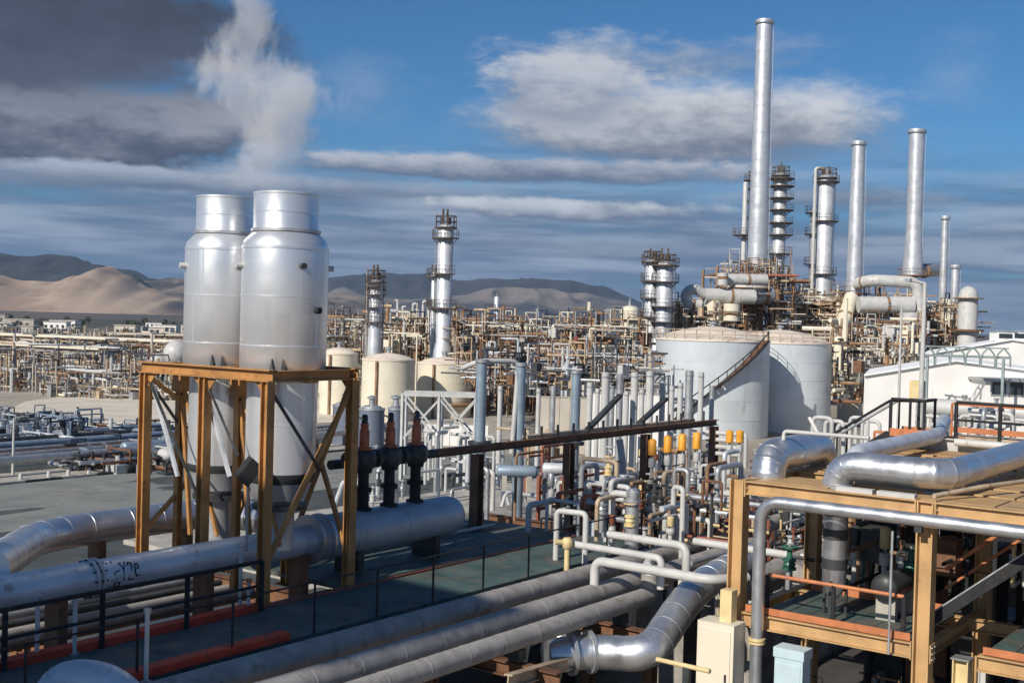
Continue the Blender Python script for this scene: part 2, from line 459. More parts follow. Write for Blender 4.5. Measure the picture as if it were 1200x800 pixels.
def vessel_h(name, label, c, ax, L, r, mt, saddles=True, group=None, cat='vessel', nn=20, sd=.5):
    """horizontal dish-ended drum; c = centre of the axis"""
    t = T(name, label, cat, c - Z * (r + sd), group); ax = ax.normalized()
    dish = [(r * math.sin(q * PI / 12), r * .5 * (1 - math.cos(q * PI / 12))) for q in range(7)]
    prof = [(a_, b_) for a_, b_ in dish] + [(r, L - r * .5)] + [(a_, L - b_) for a_, b_ in reversed(dish[:-1])]
    MB().lathe(c - ax * (L / 2), prof, nn, ax).build('shell', mt, t)
    sd_ax = ax.cross(Z).normalized()
    if saddles:
        for k in (-.3, .3):
            MB().quadbox(c + ax * (L * k) - Z * (r * .75 + sd * .5), ax * .09, sd_ax * (r * .72), Z * (sd * .5 + r * .22)).build('saddle', m_conc, t)
    MB().lathe(c + Z * (r - .03) + ax * (L * .2), [(r * .22, 0), (r * .22, .22), (r * .34, .22), (r * .34, .3)], 12).build('nozzle', m_galv, t)
    return t
def control_valve(label, base, h, group, mt=None, big=1.0):
    t = T('control_valve', label, 'valve', base, group)
    MB().lathe(base, [(.07, 0), (.07, h * .42), (.13, h * .42), (.13, h * .46), (.15, h * .5), (.13, h * .56), (.13, h * .6), (.05, h * .6), (.05, h * .68)], 10).build('body', m_white, t)
    MB().lathe(base + Z * (h * .66), [(.12 * big, 0), (.135 * big, .02), (.135 * big, h * .29), (.11 * big, h * .31), (.05, h * .33)], 14).build('actuator', mt or m_yel, t)
    for sgn in (-1, 1): MB().bar(base + A * (.09 * sgn) + Z * (h * .58), base + A * (.09 * sgn) + Z * (h * .68), .03, .03).build('yoke_arm', m_dark, t)
    return t
def gate_valve(label, base, h, group, mt, wheel=True, pm=None):
    t = T('gate_valve', label, 'valve', base, group)
    MB().lathe(base, [(.09, 0), (.09, h * .45)], 10).build('stub_pipe', pm or m_galv, t)
    MB().lathe(base + Z * (h * .45), [(.18, 0), (.18, .06), (.12, .06), (.16, h * .12), (.12, h * .2), (.17, h * .2), (.17, h * .2 + .06), (.08, h * .26), (.06, h * .5)], 12).build('body', mt, t)
    if wheel: handwheel(base + Z * (h * .96), Z, .20, t, mt)
    MB().lathe(base + Z * (h * .9), [(.03, 0), (.03, h * .14)], 8).build('stem', m_galv, t)
    return t
def rack(name, label, p, d, L, wd, levels, bay, mt, h0=0.0, group=None, cw=.3, cat='pipe rack', brace=False, stringer=True):
    """p: corner on the ground; d: unit run direction; levels: heights of beams"""
    t = T(name, label, cat, p, group); s = d.cross(Z) * -1; nb = max(1, round(L / bay)); top = levels[-1]
    for k in range(nb + 1):
        o = p + d * (L * k / nb)
        for e in (0, wd): MB().ibeam(o + s * e + Z * h0, o + s * e + Z * top, cw, cw, .04, d).build('column', mt, t, False)
        for z in levels: MB().ibeam(o + Z * (z - .15) + s * .02, o + s * (wd - .02) + Z * (z - .15), cw * .8, cw * .95, .035).build('cross_beam', mt, t, False)
    if stringer:
        for z in levels:
            for e in (0, wd): MB().ibeam(p + s * e + Z * (z - .5), p + s * e + d * L + Z * (z - .5), cw * .7, cw * .8, .03).build('stringer', mt, t, False)
    if brace:
        for k in range(0, nb, 2):
            o = p + d * (L * k / nb); o2 = p + d * (L * (k + 1) / nb)
            MB().bar(o + Z * (h0 + .4), o2 + Z * (levels[0] - .6), .12, .12).build('brace', mt, t, False)
            MB().bar(o2 + Z * (h0 + .4), o + Z * (levels[0] - .6), .12, .12).build('brace', mt, t, False)
    return t
def rack_pipes(p, d, L, wd, z, nums, mats, label, group, rs=(.09, .2), cover=.9, indiv=True):
    s = d.cross(Z) * -1
    for k in range(nums):
        r = random.uniform(*rs); e = wd * (.06 + cover * (k + .5) / nums)
        mtx = mats[k % len(mats)]
        q0 = p + s * e + Z * (z + r) + d * random.uniform(0, L * .05); q1 = p + s * e + Z * (z + r) + d * (L - random.uniform(0, L * .05))
        pts = [q0, q1]
        if random.random() < .35: pts = [q0 - Z * random.uniform(1, 3), q0, q1]
        if not indiv: sm_(mtx).tube(pts, r, 8, r * 2); continue
        o = MB().tube(pts, r, 10, r * 2).build('pipe', mtx)
        o['label'] = label; o['category'] = 'pipe'; o['group'] = group
STUFF = {}
def sm_(mt): return STUFF.setdefault(mt.name, (MB(), mt))[0]
def flush_stuff(name, label):
    me = bpy.data.meshes.new(name); v = []; f = []; mi = []
    for k, (nm, (mb, mt)) in enumerate(STUFF.items()):
        o = len(v); v += mb.v; f += [tuple(i + o for i in q) for q in mb.f]; mi += [k] * len(mb.f); me.materials.append(mt)
    me.from_pydata(v, [], f); me.polygons.foreach_set('material_index', mi); me.shade_smooth()
    try: me.set_sharp_from_angle(angle=math.radians(38))
    except Exception: pass
    o = bpy.data.objects.new(name, me); col.objects.link(o); o['kind'] = 'stuff'; o['label'] = label; return o
def dense(px0, px1, d0, d1, y0, y1, num, mats, rr=(.06, .2), hh=(.8, 4), ground=False, lat=.25, hor=.35):
    """small far pipework nobody could count: joined into the one stuff object"""
    for i in range(num):
        d = random.uniform(d0, d1); px = random.uniform(px0, px1); b = at(px, random.uniform(y0, y1), d)
        if ground or b.z < 0: b.z = 0
        r = random.uniform(*rr); h = random.uniform(*hh); mb = sm_(random.choice(mats)); k = random.random()
        if k < lat:
            w_ = random.uniform(1, 3.2); dr = random.choice((A, B)); t_ = random.uniform(.08, .16)
            mb.bar(b, b + Z * h, t_, t_); mb.bar(b + dr * w_, b + dr * w_ + Z * h, t_, t_); mb.bar(b + Z * h, b + dr * w_ + Z * h, t_, t_); mb.bar(b + Z * h * .5, b + dr * w_ + Z * h * .5, t_, t_)
            if random.random() < .5: mb.bar(b, b + dr * w_ + Z * h, t_ * .8, t_ * .8)
        elif k < lat + hor:
            dr = random.choice((A, B, A * .3 - B * .95)).normalized(); L = random.uniform(1.5, 8); mb.tube([b + Z * h * .6 - dr * L * .5, b + Z * h * .6 + dr * L * .5], r, 6)
        elif k < lat + hor + .2: mb.tube([b, b + Z * h], r, 6); mb.lathe(b + Z * h * .6, [(r * 1.8, 0), (r * 1.8, .25)], 6)
        elif k < lat + hor + .3: mb.box(b + Z * h * .25, random.uniform(.4, 1.6), random.uniform(.4, 1.6), h * .5)
        else: dr = random.choice((A, B, -A, -B)); mb.tube([b, b + Z * h, b + Z * h + dr * h * .7], r, 6, r * 2)
def beamwork(px0, px1, d0, d1, y0, y1, num, mats):
    for i in range(num):
        d = random.uniform(d0, d1); b = at(random.uniform(px0, px1), random.uniform(y0, y1), d); L = random.uniform(3, 12); dr = random.choice((A, B)); t_ = random.uniform(.15, .3); mb = sm_(random.choice(mats))
        mb.bar(b - dr * L / 2, b + dr * L / 2, t_, t_)
        for q in range(3): mb.bar(V((b.x, b.y, 0)) + dr * L * (q - 1) * .45, b + dr * L * (q - 1) * .45, t_, t_)
# ================================================================== SETTING
gm = bpy.data.materials.new('dry_ground'); gm.use_nodes = True
k = N(gm.node_tree); bs = k.n['Principled BSDF']; pos = k.new('ShaderNodeNewGeometry').outputs['Position']
nf = k.noise(k.scale(pos, (.0016, .0016, 1)), 1.0, 8, .65); nm = k.noise(k.scale(pos, (.02, .02, 1)), 1.0, 7, .6); nn_ = k.noise(pos, .5, 6, .65)
c1 = k.mix(k.mapr(nm, .35, .65), (.25, .21, .165), (.42, .37, .30))
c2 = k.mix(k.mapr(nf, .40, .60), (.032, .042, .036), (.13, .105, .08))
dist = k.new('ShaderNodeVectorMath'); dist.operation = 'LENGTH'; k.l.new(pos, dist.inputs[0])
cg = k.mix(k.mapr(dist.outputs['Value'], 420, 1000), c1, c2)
cg = k.mix(k.mapr(nn_, .45, .75, 0, .45), cg, (.20, .165, .13))
k.l.new(cg, bs.inputs['Base Color']); bs.inputs['Roughness'].default_value = .95
structure(MB().quadbox(V((0, 5000, -1)), V((9000, 0, 0)), V((0, 8000, 0)), V((0, 0, 1))), 'ground', gm, False)
m_road = mat('grey_green_asphalt', (.215, .225, .205), .85, 0, .2, .25, (.22, .21, .19), .4, .5)
m_sand = mat('sand_fill', (.64, .57, .46), .95, 0, .12, .2, (.40, .33, .26), .3, .4)
def slab(name, a0, a1, b0, b1, z0, z1, mt, kind='structure', label=None, cat=None):
    mb = MB().box(G((a0 + a1) / 2, (b0 + b1) / 2, (z0 + z1) / 2), a1 - a0, b1 - b0, z1 - z0)
    if kind: return structure(mb, name, mt, False)
    return solo(mb, name, mt, label, cat, smooth=False)
# road on the far side of the rack, its kerb and the strip of pavement beyond
pk = on(100, 559, 0); ra, rb = gr(pk)
slab('road', -20, 92, rb - 17, rb, .0, .03, m_road)
slab('pavement', -20, 92, rb + .3, rb + 5.0, 0, .15, m_conc)
t = T('road_kerb', 'long dark kerb between the green grey road and the pale pavement', 'kerb', G(0, rb, 0))
for i in range(34):
    a0 = -8 + i * 3.0
    MB().box(G(a0 + 1.48, rb + .14, .1), 2.94, .24, .2).build('kerb_stone', m_dark if i % 2 else m_conc, t, False)
for i, px in enumerate((24, 57, 80, 104, 125, 155)):
    p = on(px, 566 - px * .085, 0)
    tt = T('marker_post', 'short white marker post standing beside the dark kerb of the road', 'bollard', p, 'white marker posts along the road')
    MB().lathe(p, [(.16, 0), (.15, .5), (.1, .62)], 8).build('shaft', m_white, tt); MB().lathe(p, [(.24, 0), (.24, .12)], 8).build('foot', m_conc, tt)
random.seed(77)
m_patch = mat('pale_asphalt_patch', (.24, .235, .21), .9, 0, .2, .6, (.12, .12, .11), .4, 1.2)
m_stn = mat('oil_stained_asphalt', (.075, .075, .07), .8, 0, .3, .5)
for i in range(16):
    p = G(random.uniform(18, 70), rb - random.uniform(2, 15.5), .034 + i * .0004); L, W = random.uniform(1.5, 9), random.uniform(.6, 2.5); mb = MB()
    mb.v = [p + A * (L * math.cos(q * PI / 8) * random.uniform(.8, 1.1)) + B * (W * math.sin(q * PI / 8) * random.uniform(.8, 1.1)) for q in range(16)]; mb.f = [tuple(range(16))]
    structure(mb, 'road_patch', m_patch if i % 2 else m_stn, False)
# pale sand clearing in front of the far units
mb = MB(); pts = []
for px, py in ((5, 482), (30, 470), (90, 462), (200, 464), (420, 466), (420, 494), (215, 500), (120, 500), (60, 494)): pts.append(on(px, py, .05))
mb.v = pts; mb.f = [tuple(range(len(pts)))]; structure(mb, 'sand_ground', m_sand, False)
mb = MB(); mb.v = [on(px, py, .06) for px, py in ((470, 470), (780, 462), (780, 506), (480, 520))]; mb.f = [(0, 1, 2, 3)]; structure(mb, 'concrete_yard', m_conc, False)
# hills
def ridge(name, d, sky_, depth, mt, seed, nx=150, rough=.2, base_pad=0.0):
    mb = MB(); ny = 26
    xs = [p[0] for p in sky_]
    def hgt(px):
        for (x0, y0), (x1, y1) in zip(sky_, sky_[1:]):
            if x0 <= px <= x1: 
                u = (px - x0) / (x1 - x0); u = u * u * (3 - 2 * u); return y0 + (y1 - y0) * u
        return sky_[-1][1]
    for j in range(ny + 1):
        v = j / ny
        for i in range(nx + 1):
            px = xs[0] + (xs[-1] - xs[0]) * i / nx
            top = at(px, hgt(px), d); hz = max(1.0, top.z)
            yy = d + depth * (v - .5)
            prof = math.sin(min(1, v / .5) * PI / 2) ** 1.25 if v < .5 else math.cos((v - .5) / .5 * PI / 2)
            p = V((top.x, yy, 0))
            f = mnoise.fractal(V((p.x / 700 + seed, p.y / 500, seed * 1.7)), 1, 2, 6)
            g_ = abs(mnoise.fractal(V((p.x / 190 + seed * 3, p.y / 520, 4.2)), 1, 2, 4))
            ed = min(1, min(i, nx - i) / 8)
            z = hz * prof * ed * (1 + rough * f) - hz * .34 * g_ * prof * (1 - abs(v - .5) * .6) * (0 if abs(v - .5) < .03 else 1)
            mb.v.append(V((p.x, p.y, max(-5, z - 4 * (1 - prof)))))
    for j in range(ny):
        for i in range(nx):
            q = j * (nx + 1) + i; mb.f.append((q, q + 1, q + nx + 2, q + nx + 1))
    return structure(mb, name, mt)
def hillmat(name, c, c2, sc_):
    M = bpy.data.materials.new(name); M.use_nodes = True; k = N(M.node_tree); b = k.n['Principled BSDF']
    ps = k.new('ShaderNodeNewGeometry').outputs['Position']
    f = k.noise(k.scale(ps, (sc_, sc_, sc_ * 2.5)), 1, 8, .65)
    k.l.new(k.mix(k.mapr(f, .4, .6), c, c2), b.inputs['Base Color']); b.inputs['Roughness'].default_value = 1
    return M
h_sand = hillmat('sandy_hill', (.40, .30, .22), (.27, .19, .14), .004)
h_dark = hillmat('cloud_shaded_mountain', (.022, .03, .036), (.045, .048, .05), .0016)  # cloud shadow over these mountains is put into the dark base colour
h_mix = hillmat('mottled_mountain', (.03, .038, .052), (.20, .17, .15), .0011)
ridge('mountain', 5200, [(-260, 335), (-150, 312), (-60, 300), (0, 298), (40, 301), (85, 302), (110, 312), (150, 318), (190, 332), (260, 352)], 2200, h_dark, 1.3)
ridge('sandy_hill', 3600, [(-220, 342), (-120, 325), (-30, 314), (30, 328), (60, 329), (95, 322), (128, 311), (150, 322), (178, 338), (205, 349), (240, 357)], 900, h_sand, 2.1, rough=.08)
ridge('low_hill', 4300, [(120, 352), (170, 330), (200, 325), (260, 335), (330, 338), (420, 345), (470, 362)], 1300, hillmat('striped_hill', (.05, .048, .048), (.26, .20, .155), .0028), 4.4)
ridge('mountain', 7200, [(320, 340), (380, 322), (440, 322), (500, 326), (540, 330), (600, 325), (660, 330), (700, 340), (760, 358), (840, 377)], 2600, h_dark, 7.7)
ridge('hill', 5600, [(360, 356), (400, 338), (430, 348), (480, 352), (540, 346), (580, 335), (630, 333), (680, 341), (720, 352), (790, 374)], 1700, h_mix, 9.2)
# ================================================================== FOREGROUND RACK AND WALKWAY
ZD = 6.2
t = T('walkway', 'green floored elevated walkway with red kerbs running past the steel frame', 'walkway', G(20, 19.7, ZD - .3))
MB().bar(G(18.3, 20.92, ZD + .03), G(31.5, 20.92, ZD + .03), .1, .05).build('edge_strip', m_pinkr, t, False)
for i in range(16):
    a0 = 4 + i * 1.75
    bb = 21.05 if a0 < 20.5 else 25.6
    MB().box(G(a0 + .87, (18.5 + bb) / 2, ZD - .06 + random.uniform(-.006, .006)), 1.735, bb - 18.5, .12).build('deck_panel', m_teal, t, False)
for (b0, a0, a1) in ((18.62, 4, 17.2), (20.92, 4, 18.3)):
    MB().bar(G(a0, b0, ZD + .07), G(a1, b0, ZD + .08), .3, .16).build('red_kerb', m_red, t, False)
MB().ibeam(G(4, 18.55, ZD - .34), G(32, 18.55, ZD - .34), .25, .42).build('edge_beam', m_brown, t, False)
MB().ibeam(G(4, 20.95, ZD - .34), G(20.4, 20.95, ZD - .34), .25, .42).build('edge_beam', m_brown, t, False)
for i in range(5):
    for b0 in (18.7, 25.0):
        MB().ibeam(G(8 + i * 7, b0, 0), G(8 + i * 7, b0, ZD - .56), .3, .3, .03, A).build('column', m_brown, t, False)
    MB().ibeam(G(8 + i * 7, 18.7, ZD - .8), G(8 + i * 7, 28.6, ZD - .8), .25, .4).build('cross_beam', m_brown, t, False)
railing('thin black railing along the walkway edge above the three grey pipes', [G(9, 18.5, ZD), G(17.9, 18.5, ZD), G(31.5, 18.5, ZD)], 1.1, m_black, step=2.05, r=.022, mid=False)
railing('thick black railing along the far red kerb in front of the big pipe', [G(8, 20.75, ZD), G(18.4, 20.75, ZD)], 1.15, m_black, step=2.3, r=.045)
for i, (px, py0, py1) in enumerate(((43, 772, 700), (87, 766, 705), (171, 800, 715), (281, 712, 640), (291, 716, 680))):
    p = on(px, py0, ZD); h = (py0 - py1) * p.y / F
    tt = T('drain_pipe', ('bent white drain stub behind the black railing by the big pipe', 'short white drain stub below the graffiti on the big pipe', 'tall white stub nearest the bottom edge between the red kerbs', 'slim white vent in front of the right hand silver stack', 'short white stub with orange cap at the foot of the steel post')[i], 'pipe', p)
    MB().tube([p, p + Z * h], .045, 10).build('pipe_shell', m_white, tt); MB().lathe(p, [(.1, 0), (.1, .04)], 10).build('foot_plate', m_galv, tt)
    MB().lathe(p + Z * (h - .03), [(.07, 0), (.07, .08)], 10).build('cap', m_toe if i == 4 else m_galv, tt)
# big silver header pipe with flange and graffiti, U bend at its end
ZP = 7.25; BP = 22.3
t = T('header_pipe', 'big silver clad pipe with black scribble running behind the railing', 'pipe', G(12, BP, ZD))
MB().tube([G(2, BP, ZP), G(20.9, BP, ZP)], .375, 28, None, True, 1.25, .006).build('pipe_shell', m_alu2, t)
fa = 15.0
mb = MB(); flange(mb, G(fa, BP, ZP), A, .43, 28, .07, .03); mb.build('flange', m_white, t)
mb = MB()
for q in range(12):
    an = q * PI / 6; o = G(fa, BP, ZP) + B * (.405 * math.cos(an)) + Z * (.405 * math.sin(an)); mb.bar(o - A * .16, o + A * .16, .03, .03)
mb.build('flange_bolts', m_dark, t, kind='stuff')
def scrib(lines, a0, th0, sz):
    mb = MB()
    for ln in lines:
        pts = []
        for (u, v_) in ln:
            th = th0 + v_ * sz / .38
            pts.append(G(a0 + u * sz, BP, ZP) - B * (.385 * math.cos(th)) + Z * (.385 * math.sin(th)))
        mb.tube(pts, .014, 5, .001)
    return mb
gl = [[(-.75, 1.1), (-.6, -.6)], [(-.25, 1.2), (-.3, -.1)], [(-.35, -.75), (-.3, -1.1), (.15, -1.1), (.2, -.75), (-.2, -.8)],
      [(.35, .9), (.6, .2), (.9, .9)], [(.6, .2), (.55, -.7)], [(1.0, .5), (1.15, .8), (1.4, .7), (1.4, .35), (1.0, -.7), (1.5, -.7)],
      [(1.65, .1), (2.0, .15), (2.0, .5), (1.75, .55), (1.62, 0), (1.75, -.5), (2.05, -.45)], [(.2, .2), (-.2, .1)]]
scrib(gl, 15.42, .28, .26).build('graffiti', m_ink, t)
for a0 in (10.5, 14.2, 18, 21): MB().box(G(a0, BP, (ZD - .6 + ZP - .3) / 2), .22, .5, ZP - .3 - ZD + .6).build('saddle', m_brown, t, False)
# pipe 2 behind with bend to the first
pu = at(26, 632, 28.9); a2, b2 = gr(pu); b2 = 27.4
t = T('header_pipe', 'silver pipe further back with a bend dropping towards the big pipe', 'pipe', G(16, b2, ZD))
e0 = at(-14, 664, 24.2)
MB().tube([e0 - Z * .05, G(16.9, b2, ZP), G(22.6, b2, ZP), G(22.6, 25.0, ZP)], .42, 28, 1.6, True, 1.1, .006).build('pipe_shell', m_alu, t)
for a0 in (18.6, 21.4): MB().box(G(a0, b2, (ZD - .6 + ZP - .35) / 2), .22, .5, ZP - .35 - ZD + .6).build('saddle', m_brown, t, False)
# knock-out drum in line with the header
t = T('drum', 'dark blue grey horizontal drum carrying three red bonneted valves', 'drum', G(26, BP, ZD))
R_ = .57
MB().lathe(G(21.4, BP, ZP), [(.37, -.7), (.37, -.2), (.5, 0), (R_, .12), (R_, 1.2), (R_ + .01, 1.2), (R_ + .01, 1.26), (R_, 1.26), (R_, 3.2), (R_ + .01, 3.2), (R_ + .01, 3.26), (R_, 3.26), (R_, 5.4), (R_ * .9, 5.62), (R_ * .6, 5.78), (.1, 5.84)], 32, A).build('shell', mat('drum_paint', (.38, .43, .48), .42, .3, .1, 1.5, (.2, .17, .14), .2, 2, True), t)
for a0 in (21.25, 21.65): MB().lathe(G(a0, BP, ZP), [(R_ + .07, 0), (R_ + .07, .08)], 32, A).build('ring', m_alu, t)
for a0 in (22.8, 25.9): MB().box(G(a0, BP, (ZD + ZP - .45) / 2), .2, .9, ZP - .45 - ZD).build('saddle', m_dark, t, False)
# three relief valves
for i, px in enumerate((430, 460.5, 491)):
    t_ = (px - 600) / F; a0 = (.8 * BP + .6 * BP * t_) / (.6 - .8 * t_); base = G(a0, BP, ZP + R_ - .02)
    u = 33 / F
    t = T('relief_valve', ('red bonneted relief valve closest to the tan post of the stack frame', 'red bonneted relief valve between the other two on the drum', 'red bonneted relief valve beside the end of the brown beam')[i], 'valve', base, 'relief valves on the drum')
    MB().lathe(base, [(.25, 0), (.25, .06), (.16, .06), (.16, .5), (.24, .5), (.24, .6), (.15, .6), (.15, 1.0), (.22, 1.0), (.24, 1.08), (.16, 1.08)], 14).build('inlet_pipe', m_black, t)
    MB().lathe(base + Z * 1.06, [(.2, 0), (.32, .12), (.36, .32), (.31, .5), (.2, .58)], 18).build('body', m_dark, t)
    mb = MB().tube([base + Z * 1.36, base + Z * 1.36 - A * .55], .17, 12); flange(mb, base + Z * 1.36 - A * .56, A, .25, 14, .06); mb.build('outlet', m_dark, t)
    MB().lathe(base + Z * 1.62, [(.22, 0), (.22, .06), (.14, .06), (.135, .5), (.09, .6), (.11, .6), (.11, .7)], 14).build('bonnet', m_redv, t)
    MB().lathe(base + Z * 2.3, [(.085, 0), (.085, .22), (.05, .27)], 10).build('cap', m_dark, t)
    mb = MB(); mb.bar(base + Z * 2.42, base + Z * 2.42 - A * .32 + Z * .1, .04, .04); mb.build('lever', m_cry, t)
pipe_run('cross_header', 'dark pipe tying the three relief valves to the brown beam', [G(22.6, BP + .6, ZP + 1.75), G(26.9, BP + .6, ZP + 1.75)], .13, m_dark, nn=14)
# two silver stacks
FC = G(18.8, 21.15)
for i, (p, lab) in enumerate(((G(20.2, 22.2), 'silver steaming vent stack in the frame, nearer and on the right'), (G(20.2, 24.5), 'silver steaming vent stack in the frame, partly hidden by its twin'))):
    t = T('vent_stack', lab, 'vent stack', V((p.x, p.y, ZD)), 'twin steaming vent stacks')
    b = V((p.x, p.y, -.1)); R = 1.055 if i == 0 else .985
    prof = [(.36, 7.3), (.36, 8.3), (.50, 8.5), (.62, 8.55), (R * .82 - .04, 9.1), (R * .82, 9.15), (R * .82, 11.45), (R - .03, 11.56), (R, 11.6), (R, 14.7), (R - .03, 14.86), (R - .24, 15.08), (R - .255, 15.1), (R - .255, 15.99), (R - .24, 16.0), (R - .24, 16.05), (R - .32, 16.05), (R - .34, 15.1)]
    MB().lathe(b, prof, 56).build('shell', m_cyl, t)
    MB().lathe(b, [(R + .012, 14.66), (R + .012, 14.72)], 56).build('seam_band', m_cyl, t)
    for z in (10.4, 12.3, 13.5, 15.55):
        rr0 = R * .82 if z < 11.5 else R if z < 15 else R - .255
        MB().lathe(b, [(rr0 + .006, z), (rr0 + .006, z + .035)], 56).build('seam_band', m_cyl, t)
    for q in range(14):
        an = random.uniform(0, 2 * PI); z = 12.32 + (q % 2) * 1.2; dr = V((math.cos(an), math.sin(an), 0))
        MB().quadbox(b + dr * R + Z * (z + .6), dr.cross(Z) * .02, dr * .006, Z * .6).build('lap_seam', m_cyl, t, False)
    MB().lathe(b, [(R - .2, 15.09), (R - .2, 15.16)], 56).build('collar', m_galv, t)
    mb = MB().lathe(b, [(.66, 8.3), (.66, 8.42)], 24)
    mb.build('skirt_flange', m_dark, t)
    MB().lathe(b, [(R * .82 - .10, 8.95), (R * .82 + .008, 9.12), (R * .82 + .008, 9.22)], 40).build('base_ring', m_dark, t)
    tov = (V((0, 0, 0)) - V((p.x, p.y, 0))).normalized()
    for k, an in enumerate((-75, 22, 100, 190)):
        dr = Matrix.Rotation(math.radians(an), 3, 'Z') @ tov; o = b + dr * (R - .01) + Z * 14.25
        lug = MB().tube([o, o + dr * .16], .075, 10).build('lifting_lug', m_dark if an in (22, 190) else m_white, t)
    if i == 0:
        dr = Matrix.Rotation(math.radians(48), 3, 'Z') @ tov; o = b + dr * (R - .01) + Z * 13.2
        MB().tube([o, o + dr * .1], .085, 10).build('instrument_port', m_black, t)
    for an in (-14, 0):
        dr = Matrix.Rotation(math.radians(an), 3, 'Z') @ tov; o = b + dr * (R + .07) + Z * 11.78
        mg = MB(); tn = dr.cross(Z) * .075
        mg.v = [o - tn - Z * .2 - dr * .07, o + tn - Z * .2 - dr * .07, o + Z * .24 - dr * .07, o - tn - Z * .2 + dr * .05, o + tn - Z * .2 + dr * .05, o + Z * .24 - dr * .02]
        mg.f = [(0, 2, 1), (3, 4, 5), (0, 1, 4, 3), (1, 2, 5, 4), (2, 0, 3, 5)]; mg.build('support_gusset', m_dark, t, False)
    for an in (-90, 0, 90, 180):
        dr = A * math.cos(math.radians(an)) + B * math.sin(math.radians(an)); o = b + dr * (R * .9) + Z * 11.5
        MB().quadbox(o, dr.cross(Z) * .16, dr * .15, Z * .05).build('support_bracket', m_orange, t, False)
# orange steel frame carrying them
t = T('steel_stand', 'orange brown steel frame of posts holding up the two silver stacks', 'steel frame', G(20, 23.4, ZD))
ZT = 11.69
for a0, bs_ in ((18.8, (21.15, 23.4, 25.75)), (21.6, (21.15, 23.4, 25.75))):
    for b0 in bs_:
        z0 = ZD if a0 == 18.8 else ZD - .3
        MB().ibeam(G(a0, b0, z0), G(a0, b0, ZT - .3), .235, .235, .035, B).build('post', m_orange, t, False)
        MB().box(G(a0, b0, z0 + .02), .45, .45, .04).build('base_plate', m_brown, t, False)
    MB().ibeam(G(a0, 20.98, ZT - .14), G(a0, 25.92, ZT - .14), .26, .28, .03).build('beam', m_orange, t, False)
for b0 in (21.15, 23.4, 25.75):
    MB().ibeam(G(18.95, b0, ZT - .16), G(21.45, b0, ZT - .16), .24, .26, .03).build('beam', m_orange, t, False)
for b0, b1 in ((21.15, 23.4), (23.4, 25.75)):
    mid = (b0 + b1) / 2
    MB().bar(G(21.6, b0 + .15, ZT - .5), G(21.6, b1 - .1, 6.9), .1, .1).build('brace', m_orange, t, False)
    MB().bar(G(21.7, b1 - .15, ZT - .5), G(21.7, b0 + .1, 6.9), .1, .1).build('brace', m_orange, t, False)
for b0 in (21.15, 25.75):
    MB().bar(G(18.95, b0 - .05, ZT - .6), G(20.5, b0 - .05, 9.2), .06, .06).build('brace_rod', m_dark, t, False)
for a0, b0, c in ((19.85, 23.4, 1), (19.85, 25.72, 1)):
    MB().ibeam(G(a0, b0, ZD - .3), G(a0, b0, ZT - .3), .17, .17, .025, A).build('hanger', m_orange, t, False)
    MB().box(G(a0, b0, ZT - .55), .28, .36, .5).build('haunch', m_orange, t, False); MB().bar(G(a0, b0 - .1, ZT - .9), G(a0, b0 - .55, 7.2), .1, .1).build('brace', m_orange, t, False)
MB().bar(G(18.9, 23.5, ZT - .6), G(19.2, 22.9, 9.0), .1, .07).build('brace_rod', m_alu2, t, False)
MB().bar(G(18.9, 25.6, ZT - .6), G(19.2, 24.9, 8.8), .1, .07).build('brace_rod', m_alu2, t, False)
p = at(291, 552, 28.2)
for (p_, q_, w_) in ((G(19.85, 25.6, ZT - .6), G(19.85, 24.1, 7.3), .09), (G(19.85, 23.3, ZT - .6), G(19.7, 21.6, 7.4), .09), (G(18.9, 25.75, ZT - .4), G(21.5, 25.75, 9.6), .11), (G(21.5, 25.75, 9.6), G(18.9, 25.75, 7.4), .11), (G(21.6, 21.2, ZT - .5), G(18.95, 21.2, 7.2), .12), (G(18.8, 25.6, ZT - .5), G(18.85, 23.6, 8.4), .06), (G(18.8, 23.3, ZT - .5), G(18.85, 22.2, 9.6), .05)):
    MB().bar(p_, q_, w_, w_ * .8).build('brace', m_orange if w_ > .065 else m_dark, t, False)
for a0 in (18.8, 21.6):
    for b0 in (21.15, 23.4, 25.75):
        mg = MB(); g0 = G(a0, b0, ZT - .3)
        for e in (-1, 1):
          if (b0 == 21.15 and e < 0) or (b0 == 25.75 and e > 0): continue
          mg.v = [g0 + B * (.12 * e) - A * .015, g0 + B * (.42 * e) - A * .015, g0 + B * (.12 * e) - Z * .34 - A * .015, g0 + B * (.12 * e) + A * .015, g0 + B * (.42 * e) + A * .015, g0 + B * (.12 * e) - Z * .34 + A * .015]; mg.f = [(0, 1, 2), (5, 4, 3), (0, 3, 4, 1), (1, 4, 5, 2), (2, 5, 3, 0)]; mg.build('gusset_plate', m_orange, t, False); mg = MB()
tt = T('instrument_box', 'tilted black box on a stem between the two silver stacks', 'instrument box', p - Z * 1.2)
MB().quadbox(p, V((.16, .1, .22)), V((-.07, .1, .02)), V((-.12, -.05, .12))).build('case', m_black, tt, False); MB().tube([p - Z * 1.9, p - Z * .1], .03, 8).build('stem', m_galv, tt)
slab('rack_shade_slab', -40, 34, 21.2, 33, 0, 2.6, mat('rack_gap_shade', (.05, .05, .048), .9, 0, .3, .6, (.09, .085, .075), .4, 1))  # added dark slab: shade in the gap below the pipes, put into its colour
